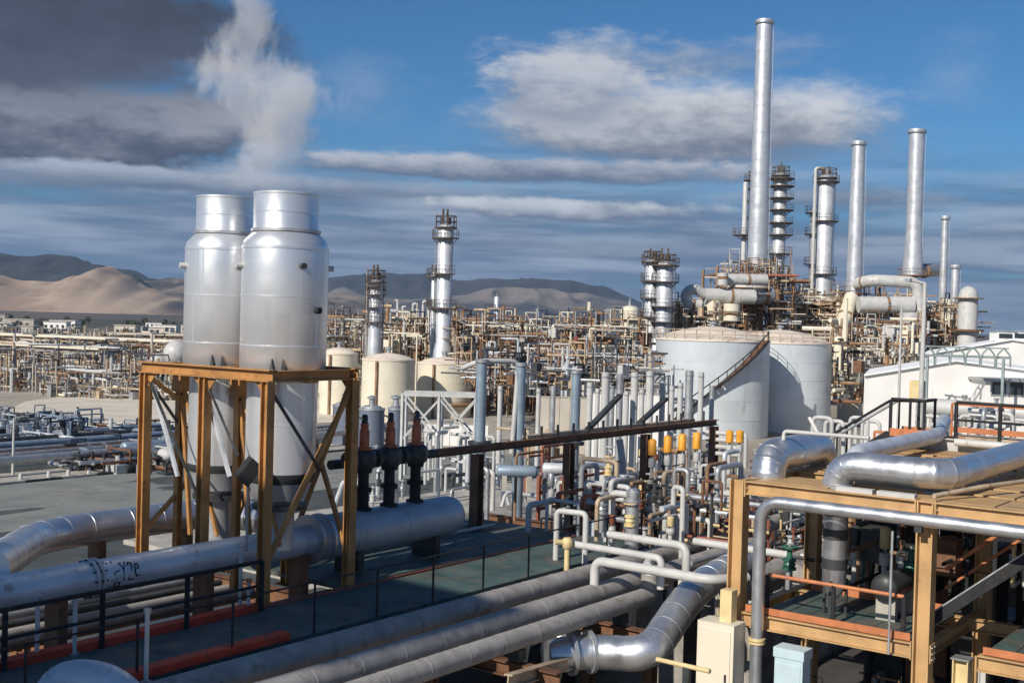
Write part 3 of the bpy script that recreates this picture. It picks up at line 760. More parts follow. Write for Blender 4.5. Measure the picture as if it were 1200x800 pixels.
# thin lines on the rack between the walkway and the header
for i, (b0, z, r) in enumerate(((21.45, 5.95, .05), (21.75, 5.95, .07), (22.05, 5.9, .045), (22.9, 5.95, .09), (23.3, 5.95, .06), (23.9, 5.95, .11), (24.6, 5.95, .08), (25.4, 5.95, .13), (26.2, 5.95, .07))):
    a1 = 21.9 if b0 < 22.5 else 20.4
    o = MB().tube([G(5, b0, z), G(a1, b0, z)], r, 10).build('small_pipe', (m_grey, m_dark, m_galv, m_brown, m_grey)[i % 5])
    o['label'] = 'thin service line lying low on the rack beside the big silver pipe'; o['category'] = 'pipe'; o['group'] = 'thin service lines on the dark rack'
for i, b0 in enumerate((23.75, 24.35)):
    o = MB().tube([G(22.5, b0, ZD + .09), G(31, b0, ZD + .09)], .055, 10).build('small_pipe', m_white)
    o['label'] = 'thin pale line lying on the green deck behind the drum'; o['category'] = 'pipe'; o['group'] = 'pale lines on the green deck'
p = on(196, 735, ZD)
o = MB().box(G(*gr(p), ZD + .12), 1.3, .5, .03).build('loose_board', m_cream); o['label'] = 'pale board lying on the rack behind the red kerb'; o['category'] = 'board'
o.location = (0, 0, 0)
p = on(100, 806, ZD)
t = T('pipe_elbow', 'grey clad pipe end poking up at the bottom of the walkway', 'pipe', p - Z * .5)
q = on(95, 800, ZD + .1)
MB().tube([q + V((-.55, -.15, -1.3)), q + V((-.45, -.05, .08)), q + V((.5, .0, .05)), q + V((1.5, -.6, -.6))], .36, 24, .6).build('pipe_shell', m_alu2, t)
# three big grey pipes
PA = [(18.0, 6.0, .275), (17.0, 5.8, .30), (16.1, 5.71, .24)]
labs = ('thickest looking dusty grey pipe, right below the thin black railing', 'dusty grey pipe in the middle of the three sloping pipes', 'dusty grey pipe ending under a white riser, lowest of the three')
ends = (45, 37, 27.95)
for i, (b0, z, r) in enumerate(PA):
    pts = [G(6, b0, z), G(ends[i], b0, z)]
    if i == 2: pts.append(G(ends[2], b0, z + .55))
    t = pipe_run('insulated_pipe', labs[i], pts, r, m_grey, seam=1.3, nn=24, fil=.3)
    t.children[0].data.materials[0] = m_grey
    for a0 in (12, 17, 22, 26.5): MB().box(G(a0, b0, z - r - .12), .3, .3, .26).build('shoe', m_dark, t, False)
t = T('rack_bents', 'dark steel cross beams and posts under the three grey pipes', 'pipe rack', G(20, 17, 0))
for a0 in (12, 17, 22, 26.5, 33, 39):
    MB().ibeam(G(a0, 14.9, 5.0), G(a0, 18.5, 5.0), .3, .34, .03).build('cross_beam', m_brown, t, False)
    MB().ibeam(G(a0, 15.2, 0), G(a0, 15.2, 4.83), .3, .3, .03, A).build('post', m_brown, t, False)
# white cross-over pipes over the grey ones
pipe_run('crossover_pipe', 'white crossover pipe rising from the middle grey pipe and running right', [G(26.6, 17.0, 6.0), G(26.6, 17.0, 6.72), G(26.6, 13.6, 6.72), G(27.6, 13.1, 6.7)], .125, m_white, fil=.3, nn=18)
pipe_run('crossover_pipe', 'thin white crossover pipe just behind the thick one', [G(27.3, 18.4, 6.9), G(27.3, 15.4, 6.9), G(27.3, 15.4, 6.1)], .10, m_white, fil=.2)
pipe_run('crossover_pipe', 'white pipe bending down at its right end behind the grey pipes', [G(29.3, 18.3, 6.9), G(29.3, 15.75, 6.9), G(29.3, 15.75, 6.0)], .115, m_white, fil=.3)
pipe_run('crossover_pipe', 'white pipe running on to the tan corner column', [G(30.4, 16.1, 6.85), G(30.4, 13.2, 6.85)], .11, m_white)
pipe_run('riser_pipe', 'white riser stub standing on the lowest grey pipe', [G(27.95, 16.1, 6.1), G(27.95, 16.1, 6.72), G(26.9, 15.6, 6.72)], .125, m_white, fil=.25, nn=16)
for i, (b0, z, r) in enumerate(((15.0, 5.6, .42), (13.9, 5.9, .3))):
    pipe_run('insulated_pipe', ('dull grey pipe in shade leading back behind the white crossovers', 'pale grey pipe beside the tan corner column leading back')[i], [G(30.5 + i * 2, b0, z), G(46, b0, z)], r, m_grey, seam=1.6, nn=20)
# big silver elbow
pts = [at(880, 652, 35.5), at(812, 690, 30.8), at(760, 768, 28.6), at(700, 762, 29.3), at(640, 768, 28.9)]
t = T('elbow_pipe', 'large shiny silver elbow pipe curving down under the grey pipes', 'pipe', pts[2] - Z)
MB().tube(pts, .42, 28, 1.5, True, .8, .008).build('pipe_shell', m_alu, t)
dd = (pts[4] - pts[3]).normalized()
for k in (.25, .75): MB().lathe(pts[3] + dd * (k * 1.0 - .1), [(.53, 0), (.53, .1)], 28, dd).build('ring', m_galv, t)
MB().bar(pts[1] - Z * 3.4, pts[1] - Z * .3, .3, .3).build('support', m_dark, t, False)
for i, px in enumerate((655, 612)):
    p0 = at(px, 752, 31); 
    pipe_run('drop_leg', ('bright silver drop leg under the end of the silver elbow', 'dark silver drop leg in the gap below the grey pipes')[i], [p0 + A * .3 + Z * .5, p0, p0 - Z * 1.1 - A * .3, p0 - Z * 2.5 - A * .3], .22, m_alu, nn=18, fil=.4)
p = at(595, 798, 25.5); q = at(700, 766, 30.5)
o = solo(MB().ibeam(p, q, .2, .3, .03), 'rack_beam', m_tanrust, 'pale edged beam sloping up to the silver elbow', 'beam', smooth=False)
pipe_run('hand_pipe', 'thin cream pipe lying level at the foot of the silver elbow', [at(770, 772, 27.6), at(832, 786, 26.6)], .055, m_cry, supports=((at(805, 780, 27), .5),))
# cream panel beside the tan column
p = on(846, 792, 4.2); a0, b0 = gr(p); p = at(846, 715, 28.3); a0, b0 = gr(p)
t = T('equipment_panel', 'cream painted cabinet standing left of the tan corner column', 'cabinet', G(a0, b0, 3.6))
MB().box(G(a0, b0, 4.75), .6, .95, 2.5).build('case', m_cream, t, False); MB().box(G(a0 - .31, b0, 4.75), .03, .8, 2.2).build('door', m_cream, t, False); MB().box(G(a0 - .335, b0 - .3, 4.75), .03, .05, .18).build('latch', m_dark, t, False)
MB().box(G(a0 + .1, b0 - .12, 6.35), .3, .3, .8).build('duct', m_cry, t, False)
MB().box(G(a0, b0, 1.75), .8, .8, 3.5).build('plinth', m_conc, t, False)
pipe_run('riser_pipe', 'slim white riser against the left side of the tan column', [on(864, 800, 2.5) , on(864, 800, 2.5) + Z * 4.6], .07, m_white)
# ================================================================== RIGHT-HAND STEEL PLATFORM
ZU = 9.31
t = T('steel_platform', 'tan two storey steel platform with orange toe boards and silver pipes on top', 'steel platform', G(26.4, 8.3, 0))
bcol = (12.8, 8.3, 3.8, -.7)
for a0 in (26.4, 31.0, 36.5):
    for b0 in bcol:
        top = ZU - .01 if a0 == 26.4 else ZU - .32
        MB().ibeam(G(a0, b0, 0), G(a0, b0, top), .36, .36, .035, B).build('column', m_tan, t, False)
    MB().ibeam(G(a0 - (.02 if a0 == 26.4 else 0), -.5, ZU - .16), G(a0 - (.02 if a0 == 26.4 else 0), 12.6, ZU - .16), .26, .32, .03).build('beam', m_tan, t, False)
for b0 in bcol:
    MB().ibeam(G(26.6, b0, ZU - .17), G(38.3, b0, ZU - .17), .24, .28, .03).build('beam', m_tan, t, False)
MB().ibeam(G(38.4, -.5, ZU + .1), G(38.4, 13.0, ZU + .1), .3, .5, .03).build('edge_beam', m_white, t, False)
for i, a0 in enumerate((28.2, 29.6, 32.6, 34.0, 35.3)):
    MB().ibeam(G(a0, -.5, ZU - .17), G(a0, 12.7, ZU - .17), .2, .26, .03).build('joist', m_tan, t, False)
# roof plates between the joists
for i, (a0, a1) in enumerate(((26.75, 28.05), (28.35, 29.45), (29.75, 30.85), (31.15, 32.45), (32.75, 33.85), (34.15, 35.15), (35.45, 36.35), (36.65, 38.2))):
    for j in range(7):
        b0 = -.55 + j * 1.88
        if (i, j) in ((1, 6), (0, 5), (2, 3), (4, 1)): continue
        MB().box(G((a0 + a1) / 2, b0 + .93, ZU - .03 + random.uniform(-.008, .008)), a1 - a0, 1.83, .035).build('roof_plate', m_tan, t, False)
for b0 in (9.95, 9.0): MB().box(G(26.45, b0, ZU + .05), .22, .85, .10).build('packing_plate', m_white, t, False)
# lower floor
for i in range(3):
    MB().ibeam(G(26.35, (12.6, 7.1, 3.6)[i], ZD - .2), G(26.35, (8.5, 4.0, -.5)[i], ZD - .2), .24, .34, .03).build('floor_beam', m_tan, t, False)
    MB().bar(G(26.3, (12.5, 7.0, 3.5)[i], ZD + .08), G(26.3, (8.55, 4.0, -.5)[i], ZD + .08), .03, .16).build('toe_board', m_toe, t, False)
for a0 in (29.65,):
    MB().ibeam(G(a0, 12.7, ZD - .2), G(a0, -.5, ZD - .2), .2, .3, .03).build('floor_beam', m_tan, t, False)
    MB().bar(G(a0 - .1, 12.2, ZD + .1), G(a0 - .1, 8.6, ZD + .1), .04, .18).build('toe_board', m_toe, t, False)
for b0 in (12.8, 8.3, 3.8): MB().ibeam(G(26.5, b0, ZD - .22), G(30.9, b0, ZD - .22), .2, .28, .03).build('floor_beam', m_tan, t, False)
for i in range(8):
    b0 = 12.45 - i * .52
    if i == 0: continue
    MB().box(G(28.05, b0, ZD - .01 + random.uniform(-.004, .004)), 2.95, .5, .04).build('grating_panel', m_teal, t, False)
for i in range(7): MB().box(G(28.05, 6.75 - i * .52, ZD - .01), 2.95, .5, .04).build('grating_panel', m_teal, t, False)
railing('black posted railing with a single orange rail on the lower floor of the tan platform', [G(26.42, 12.0, ZD), G(26.42, 8.75, ZD)], .92, m_toe, m_black, step=1.65, r=.045, mid=False)
# silver handrail-like pipe in front of the columns
a0 = 26.0
pipe_run('front_pipe', 'polished silver pipe bending over in front of the tan columns', [G(a0, 12.05, 2.0), G(a0, 12.05, 8.93), G(a0, -1.5, 8.93)], .15, m_alu, nn=22, fil=.55, flanges=((G(a0, 12.05, 5.62), Z),), supports=((G(a0, 8.35, 8.93), .12), (G(a0, 3.8, 8.93), .12)), fmt=m_cry)
# big silver pipe on the roof
pipe_run('roof_pipe', 'big shiny silver pipe turning two corners on top of the tan platform', [G(27.25, 10.7, ZU - .6), G(27.25, 10.7, 9.80), G(27.25, 8.17, 9.80), G(41, 8.17, 9.80)], .345, m_alu, nn=32, fil=.8, seam=1.15, supports=((G(33, 8.17, 9.84), .1),))
pv = T('banded_vessel', 'upright silver vessel with dark bands in the shade under the roof pipe', 'vessel', G(27.3, 10.7, ZD))
MB().lathe(G(27.25, 10.7, ZD), [(.1, .45), (.2, .55), (.28, .85), (.28, 2.95)], 24).build('shell', m_alu, pv)
for z in (1.15, 1.85, 2.4): MB().lathe(G(27.25, 10.7, ZD + z), [(.295, 0), (.295, .24)], 24).build('band', m_dark, pv)
for an in range(3): MB().bar(G(27.25, 10.7, ZD) + V((.3 * math.cos(an * 2.1), .3 * math.sin(an * 2.1), 0)), G(27.25, 10.7, ZD + .9) + V((.3 * math.cos(an * 2.1), .3 * math.sin(an * 2.1), 0)), .06, .06).build('leg', m_dark, pv)
pipe_run('roof_pipe', 'wide silver pipe with a rounded end behind the left tan column', [G(27.6, 12.62, 8.75), G(27.6, 12.62, 9.80), G(31.2, 12.72, 9.80), G(31.4, 12.75, 8.6)], .42, m_alu, nn=32, fil=.85, seam=1.0)
pipe_run('roof_pipe', 'slimmer grey pipe leading away behind the shiny roof pipe', [G(30.2, 11.6, ZU - .5), G(30.6, 11.6, 9.72), G(38, 11.75, 9.75), G(42.5, 12.9, 9.9)], .24, m_alu2, nn=20, fil=.6)
o = MB().tube([G(26.5, 8.2, ZU + .1), G(28, 7.6, ZU + .22), G(31, 6.6, ZU + .3), G(35, 5.6, ZU + .32)], .055, 10).build('cable_conduit', m_tanrust); o['label'] = 'thin brown conduit lying across the tan roof by the silver pipe'; o['category'] = 'conduit'
for k in range(4):
    pp = G(27.6 + k * 1.5, 10.9 - (k % 2) * .8, ZU); 
    tt = T('base_stub', 'short tan stub post standing on the roof beams', 'stub post', pp, 'tan stub posts on the platform roof'); MB().bar(pp, pp + Z * .38, .14, .14).build('post', m_tan, tt, False); MB().box(pp + Z * .4, .3, .3, .05).build('cap_plate', m_tan, tt, False)
# white nozzle line over the wide pipe
pipe_run('vent_line', 'thin white bent line crossing above the wide silver pipe', [on(918, 528, 9.9), on(918, 528, 9.9) + Z * .5, on(918, 528, 9.9) + Z * .5 - B * 2.2], .05, m_white)
p = at(958, 508, 37); o = solo(MB().bar(p, p + V((-.28, 0, .5)), .09, .09), 'white_strut', m_wall, 'small leaning white strut beside the tank foot', 'strut', smooth=False)
# stairs to the landing
t = T('staircase', 'black stairs climbing to the small orange edged landing on the roof', 'staircase', G(37.3, 16.4, 7.5))
s0, s1 = G(37.3, 16.4, 7.5), G(37.3, 13.0, 9.72)
for e in (0, .85): MB().bar(s0 + A * e, s1 + A * e, .06, .3).build('stringer', m_black, t, False)
for q in range(10):
    c = s0.lerp(s1, (q + .5) / 10); MB().box(c + A * .42, .8, .30, .04).build('tread', m_galv if q % 2 else m_dark, t, False)
for e in (0, .85):
    MB().tube([s0 + A * e + Z * 1.08, s1 + A * e + Z * 1.08, G(37.3 + e, 11.9, 10.85)], .045, 8, .05).build('handrail', m_black if e == 0 else m_galv, t)
    for u in (.05, .5, 1.0): c = s0.lerp(s1, u) + A * e; MB().tube([c, c + Z * 1.08], .035, 8).build('post', m_black, t)
t = T('landing', 'small stair landing with black posts and orange toe boards', 'landing', G(37.8, 12.4, 9.6))
MB().box(G(37.75, 12.4, 9.68), 1.1, 1.15, .06).build('grating_panel', m_dark, t, False)
for e in (37.2, 38.3): MB().bar(G(e, 12.95, 9.83), G(e, 11.85, 9.83), .03, .24).build('toe_board', m_toe, t, False)
for (a0, b0) in ((37.25, 12.95), (38.25, 12.4), (37.25, 12.35), (37.25, 11.9), (38.25, 11.9)): MB().tube([G(a0, b0, 9.7), G(a0, b0, 10.85)], .045, 8).build('post', m_black, t)
MB().tube([G(37.25, 12.95, 10.86), G(37.25, 11.88, 10.86), G(38.25, 11.88, 10.86)], .05, 8, .05).build('top_rail', m_black, t)
railing('dark railing along the far white edge of the tan roof', [G(38.45, 11.3, ZU + .35), G(38.45, 2.0, ZU + .35)], 1.15, m_black, step=1.35, r=.05)
pipe_run('edge_pipe', 'white pipe running along the foot of the far dark railing', [G(38.1, 11.2, ZU + .28), G(38.1, 1.0, ZU + .28)], .12, m_white)
for b0 in (12.8, 8.3, 3.8):
    for z_ in (ZU - .17, ZD - .2):
        for e in (-1, 1):
            if b0 == 12.8 and e > 0: continue
            pt = MB().box(G(26.37, b0 + e * .215, z_), .30, .03, .40).build('end_plate', m_tan, t, False); mb = MB()
            for u in (-.09, .09):
                for v_ in (-.13, 0, .13): mb.lathe(G(26.37 + u, b0 + e * .23, z_ + v_), [(.018, 0), (.018, .02)], 6, B * e)
            mb.build('bolts', m_galv, pt, kind='stuff')
# items under the platform
random.seed(3)
p = on(928, 800, 4.4); a0, b0 = gr(at(929, 770, 27.2))
t = T('switch_cabinet', 'pale blue cabinet standing under the tan platform floor', 'cabinet', G(a0, b0, 2.8))
MB().box(G(a0, b0, 4.15), .45, .68, 2.75).build('case', m_pblue, t, False); MB().box(G(a0, b0, 5.6), .5, .74, .22).build('lid', m_pblue, t, False)
MB().box(G(a0 - .235, b0, 4.1), .02, .58, 2.5).build('door', m_pblue, t, False); MB().box(G(a0, b0, 1.4), .6, .8, 2.8).build('plinth', m_conc, t, False)
pipe_run('hanging_rod', 'slim pale rod hanging in front of the green floor of the platform', [at(1046, 622, 26.2), at(1041, 766, 26.2)], .03, m_galv)
for i, (px, py, d, h) in enumerate(((924, 655, 29.8, 1.1), (1066, 660, 28.8, 1.1), (1045, 690, 29.6, .8))):
    gate_valve(('green valve behind the bend of the polished silver pipe', 'green valve just left of the middle tan column', 'small green valve at the far toe board')[i], at(px, py + 35, d), h, 'green valves under the platform', m_green)
for i in range(16):
    b0 = random.uniform(3.5, 12.3); a0 = random.uniform(30, 35.5); z1 = random.uniform(7.2, 9.0)
    pipe_run('riser_pipe', 'pale pipe standing in the shade below the tan platform roof', [G(a0, b0, 2), G(a0, b0, z1), G(a0 + random.choice((-.8, .8)), b0 + random.choice((-.5, .5)), z1)], random.uniform(.05, .12), random.choice((m_white, m_galv, m_tanrust, m_dark)), 'shaded risers below the platform roof', fil=.2, nn=10)
for i in range(7):
    b0 = 5.5 + i * 1.0; a0 = random.uniform(29.9, 33)
    control_valve('small pale valve among the pipes in shade behind the lower floor', G(a0, b0, ZD + .1), random.uniform(1.2, 2.0), 'shaded valves behind the lower floor', random.choice((m_white, m_cry, m_dark)))
vessel_h('drum', 'dark grey horizontal drum beside the banded vessel', G(28.3, 9.6, 7.0), A, 1.8, .32, m_dark)
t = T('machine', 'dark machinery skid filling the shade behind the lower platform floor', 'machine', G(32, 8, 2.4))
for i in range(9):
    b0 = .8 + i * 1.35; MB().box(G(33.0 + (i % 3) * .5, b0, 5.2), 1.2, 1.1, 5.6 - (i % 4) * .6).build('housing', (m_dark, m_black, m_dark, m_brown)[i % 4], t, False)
# second stair, seen from below, at the frame edge
t = T('staircase', 'black stairs with a pale nosing rising to the right behind the middle tan column', 'staircase', G(27.0, 8.2, ZD))
s0, s1 = G(27.1, 8.35, ZD + .35), G(27.1, 5.2, 9.2)
for e in (0, .9): MB().bar(s0 + A * e, s1 + A * e, .05, .26).build('stringer', m_black, t, False)
MB().bar(s0 + Z * .16, s1 + Z * .16, .06, .03).build('nosing', m_galv, t, False)
for q in range(13): MB().box(s0.lerp(s1, (q + .5) / 13) + A * .45, .85, .26, .04).build('tread', m_black, t, False)
MB().tube([s0 + A * .95 + Z * 1.0, s1 + A * .95 + Z * 1.0], .05, 8).build('handrail', m_toe, t)
for u in (.15, .6): c = s0.lerp(s1, u) + A * .95; MB().tube([c, c + Z * 1.0], .04, 8).build('post', m_black, t)
MB().tube([s0 + A * .95 + Z * .55, s1 + A * .95 + Z * .55], .035, 8).build('middle_rail', m_toe, t)
for i, (px, py0, py1, w_) in enumerate(((1128, 810, 770, .34), (1152, 810, 782, .16))):
    q = at(px, py1, 26.4); q0 = V((q.x, q.y, 0))
    tt = T('support_post', ('short yellow steel post under the right end of the platform', 'pale thin post beside the short yellow post')[i], 'post', q0); MB().ibeam(q0, q, w_, w_, .03, B).build('shaft', m_cry if i == 0 else m_white, tt, False); MB().box(q - Z * .01, w_ * 1.2, w_ * 1.2, .03).build('cap_plate', m_galv, tt, False)
# lamp posts on the platform
for i, (px, yb, yt, d, r) in enumerate(((1079, 508, 332, 44, .09), (1054, 470, 360, 52, .06))):
    b = at(px - 1, yb, d); tt = T('lamp_post', ('tall white pole rising above the platform roof by the landing', 'thinner pole standing left of the tall white pole')[i], 'pole', V((b.x, b.y, 7)))
    tp = at(px + 1, yt, d); H = tp.z
    MB().lathe(V((b.x, b.y, 7)), [(r * 1.25, 0), (r * .8, H - 7)], 12).build('shaft', m_white, tt)
    MB().lathe(V((b.x, b.y, 7)), [(r * 2, 0), (r * 2, .1)], 12).build('foot', m_galv, tt)
    MB().tube([V((b.x, b.y, H - .1)), V((b.x, b.y, H)), V((b.x - .5, b.y, H + .1))], r * .6, 8).build('arm', m_white, tt); MB().box(V((b.x - .6, b.y, H + .1)), .4, .2, .12).build('lamp', m_galv, tt, False)
p = at(1075, 457, 44.3); tt = T('junction_box', 'yellow box fixed beside the tall white pole', 'junction box', p - Z * .35); MB().box(p, .3, .5, .7).build('case', m_cry, tt, False); MB().box(p - A * .16, .02, .42, .6).build('lid', m_cry, tt, False)
MB().bar(p - Z * 1.6, p - Z * .34, .06, .06).build('stem', m_galv, tt)
# units behind the platform roof
random.seed(11)
for j, (a0, b0, b1, z, h, mt, lab) in enumerate(((46, 13.5, 3, 9.1, 1.25, m_toe, 'orange handrailed walkway beyond the far white roof edge'), (43.5, 15.5, 12.3, 8.2, 1.1, m_toe, 'orange handrailed step behind the black stairs'))):
    t = T('walkway', lab, 'walkway', G(a0, b1, z))
    MB().box(G(a0, (b0 + b1) / 2, z), 1.2, b0 - b1, .12).build('deck', m_tanrust, t, False)
    for q in range(7):
        bb = b0 + (b1 - b0) * q / 6; MB().tube([G(a0 - .6, bb, z), G(a0 - .6, bb, z + h)], .05, 6).build('post', mt, t); MB().ibeam(G(a0, bb, 2), G(a0, bb, z - .06), .2, .2, .03, A).build('leg', m_white, t, False)
    for hh in (.3, h): MB().bar(G(a0 - .6, b0, z + hh), G(a0 - .6, b1, z + hh), .05, .2 if hh == .3 else .1).build('rail', mt, t, False)
for i in range(16):
    px = random.uniform(1085, 1215); d = random.uniform(48, 60); b = at(px, random.uniform(505, 520), d); zt = at(px, random.uniform(478, 500), d).z
    pipe_run('white_riser', 'white riser pipe beyond the far edge of the tan roof', [V((b.x, b.y, 3)), V((b.x, b.y, zt)), V((b.x, b.y, zt)) + random.choice((A, B, -B)) * 1.2], .1, random.choice((m_white, m_galv, m_white)), 'white risers beyond the roof', fil=.25, nn=10)
for i in range(3):
    vessel_h('vessel', 'pale horizontal vessel among the risers beyond the tan roof', at(1115 + i * 38, 478 + i * 3, 62 + i * 3), -B, 3.2, .45, m_white, group='pale vessels beyond the roof')
for i in range(5):
    px = 975 + i * 14; d = 60 + i * 2; b = at(px, 520, d)
    pipe_run('white_riser', 'white looped riser left of the black stairs', [V((b.x, b.y, 2)), at(px, 490 + i % 3 * 4, d), at(px, 490 + i % 3 * 4, d) + B * 1.0, at(px, 490, d) + B * 1.0 - Z * 3], .11, m_white, 'white loops left of the stairs', nn=10, fil=.3)
# ================================================================== MIDDLE: BROWN BEAM, VALVES
t = T('pipe_bridge', 'brown steel beam on posts crossing the middle of the yard', 'pipe bridge', G(27, 24, 0))
ZB = 8.93
MB().ibeam(G(26.9, 24, ZB - .12), G(47, 24, ZB - .12), .24, .24, .03).build('beam', m_brown, t, False)
for a0 in (30.3, 35.6, 41, 46.8):
    MB().ibeam(G(a0, 24, ZD if a0 < 32 else 1), G(a0, 24, ZB - .3), .32, .32, .03, A).build('post', m_brown, t, False)
for q in range(14):
    MB().bar(G(33 + q, 24.1, ZB), G(33 + q, 24.1, ZB + .4), .07, .07).build('stub', m_dark, t, False)
for q in range(3):
    MB().box(G(35.2 + q * 4.0, 24.22, ZB + .06), 3.95, .3, .1).build('cable_tray', m_tanrust, t, False)
MB().bar(G(37, 24.2, ZB + .05), G(39.3, 24.2, ZB + 1.3), .22, .12).build('ladder', m_dark, t, False)
MB().bar(G(41.4, 24.6, ZB + .05), G(43.6, 24.6, ZB + 1.0), .22, .12).build('ladder', m_dark, t, False)
# tall blue grey risers
for i, (px, yt, d, r, lab) in enumerate(((562, 424, 44, .2, 'tall blue grey riser joined on top by a white arch, left one of its pair'), (608, 428, 45, .2, 'tall blue grey riser joined on top by a white arch, right one of its pair'), (673, 437, 50, .19, 'tall blue grey riser standing alone past the white arch'))):
    b = at(px, 521, d); tp = at(px, yt, d)
    t = pipe_run('tall_riser', lab, [V((b.x, b.y, 5)), V((b.x, b.y, tp.z))], r, m_blue, nn=18, seam=1.2)
    MB().lathe(V((b.x, b.y, b.z + .0)), [(r * 2.2, 0), (r * 2.2, .14)], 16).build('collar', m_dark, t)
    MB().lathe(V((b.x, b.y, tp.z - .02)), [(r * 1.25, 0), (r * 1.25, .12)], 16).build('cap_flange', m_galv, t)
p0, p1 = at(562, 426, 44), at(608, 431, 45)
pipe_run('arch_pipe', 'white arch pipe joining the two tall blue grey risers', [p0 + B * .8 - Z * .2, p0 + Z * .1, p1 + Z * .25, p1 - Z * 3.2 - A * .3], .1, m_white, nn=12, fil=.4)
for i, (px, yt, d, r) in enumerate(((708, 436, 58, .2), (725, 438, 60, .17), (742, 436, 60, .19), (760, 435, 60, .2), (647, 452, 64, .14), (690, 448, 62, .16), (699, 455, 66, .13), (775, 446, 61, .15), (786, 452, 64, .14), (796, 448, 60, .14), (833, 452, 58, .12), (630, 455, 66, .13), (585, 452, 66, .14), (716, 455, 66, .15), (733, 458, 66, .15), (751, 456, 66, .15), (806, 434, 56, .19), (820, 436, 58, .13))):
    b = at(px, 505, d); tp = at(px, yt, d)
    t = pipe_run('white_standpipe', ('short white standpipe standing in a row in front of the low wall' if px < 800 else 'white standpipe standing in front of the pale grey tank wall'), [V((b.x, b.y, 4.5)), V((b.x, b.y, tp.z))], r, m_white if i % 3 != 1 else m_galv, 'white standpipes by the low wall' if px < 800 else 'white standpipes before the tank', nn=14)
    MB().lathe(V((b.x, b.y, tp.z - .25)), [(r * 1.15, 0), (r * 1.15, .07)], 14).build('ring', m_galv, t)
# orange actuated valves
for i, (px, yt, yb) in enumerate(((763, 513, 572), (781, 509, 570), (798, 507, 568), (815, 505, 566), (854, 503, 548), (866, 503, 548))):
    d = 46 if i < 4 else 50
    b = at(px, yb, d); h = (yb - yt) * d / F
    control_valve(('orange topped control valve in the row of four below the brown beam' if i < 4 else 'orange topped control valve of the pair beside the tank foot'), b, h, 'row of four orange topped valves' if i < 4 else 'pair of orange topped valves', big=1.15)
    pipe_run('valve_stub', 'pale pipe stub carrying an orange topped valve', [b, b - Z * 2.2], .08, m_white, 'pale stubs under the orange topped valves', nn=10)
# platform of pale pipes right of the valves, at the tan column
for i in range(6):
    z = 6.8 - i * .02; a0 = 36 + i * 1.6
    pipe_run('header_line', 'pale line running level behind the corner tan column', [G(a0, 14.2, 7.2), G(a0, 19.5 - i * .3, 7.2)], .1, m_white if i % 2 else m_galv, 'pale lines behind the tan column', nn=12)
for i in range(4):
    p = at(828, 506 + i * 8, 52)
    pipe_run('header_line', 'short white line stacked beside the end of the brown beam', [p, p - B * 1.6 + Z * .02], .1, m_white, 'white lines at the end of the brown beam', nn=12)
# U-loops in front
for i, (px0, px1, yb, yt, d, r) in enumerate(((652, 686, 628, 598, 34, .085), (716, 742, 634, 577, 35.5, .10), (788, 799, 628, 570, 37, .085))):
    q0 = at(px0, yb, d); q1 = at(px1, yb + 3, d - .4); z = at(px0, yt, d).z
    pipe_run('pipe_loop', ('low white pipe loop standing at the end of the green deck', 'tall white pipe loop with a thick right leg', 'slim twin legged white loop in front of the valves')[i], [V((q0.x, q0.y, 4)), V((q0.x, q0.y, z)), V((q1.x, q1.y, z)), V((q1.x, q1.y, 4))], r, m_white, nn=14, fil=.16)
b = at(741, 600, 35.1); t = T('strainer', 'thick grey upright strainer inside the tall white loop', 'strainer', V((b.x, b.y, 4)))
MB().lathe(V((b.x, b.y, 4)), [(.2, 0), (.2, 4 - 4 + b.z - 3.4), (.12, b.z - 3.3)], 16).build('body', m_galv, t); MB().lathe(V((b.x, b.y, b.z + .3)), [(.26, 0), (.26, .07)], 16).build('cover', m_galv, t)
# hydrant at the deck edge
p = on(664, 668, ZD); t = T('hydrant', 'pale yellow monitor nozzle on a short post at the end of the deck', 'hydrant', p)
MB().tube([p - Z * .4, p + Z * .62], .075, 12).build('post', m_cry, t); MB().lathe(p + Z * .6, [(.1, 0), (.16, .08), (.16, .22), (.1, .3)], 14).build('head', m_cry, t)
MB().tube([p + Z * .75, p + Z * .8 - A * .3 + B * .2], .075, 10).build('nozzle', m_cry, t)
t = vessel_h('small_vessel', 'pale grey blue horizontal vessel behind the brown post', at(606, 552, 43), A * .6 - B * .8, 1.5, .22, m_blue, True)
t = vessel_h('small_vessel', 'grey domed vessel with a top nozzle right of the brown post', at(655, 549, 45), A * .6 - B * .8, 1.3, .22, m_alu2, True)
pipe_run('header_line', 'silver clad line left of the orange topped valves', [at(683, 540, 48), at(726, 549, 46.5), at(735, 590, 46)], .2, m_alu, fil=.5, seam=.8)
p = at(726, 515, 46); pipe_run('leaning_pipe', 'white leaning pipe reaching down from the brown beam', [p, at(730, 545, 46), at(729, 560, 46)], .14, m_white, fil=.2)
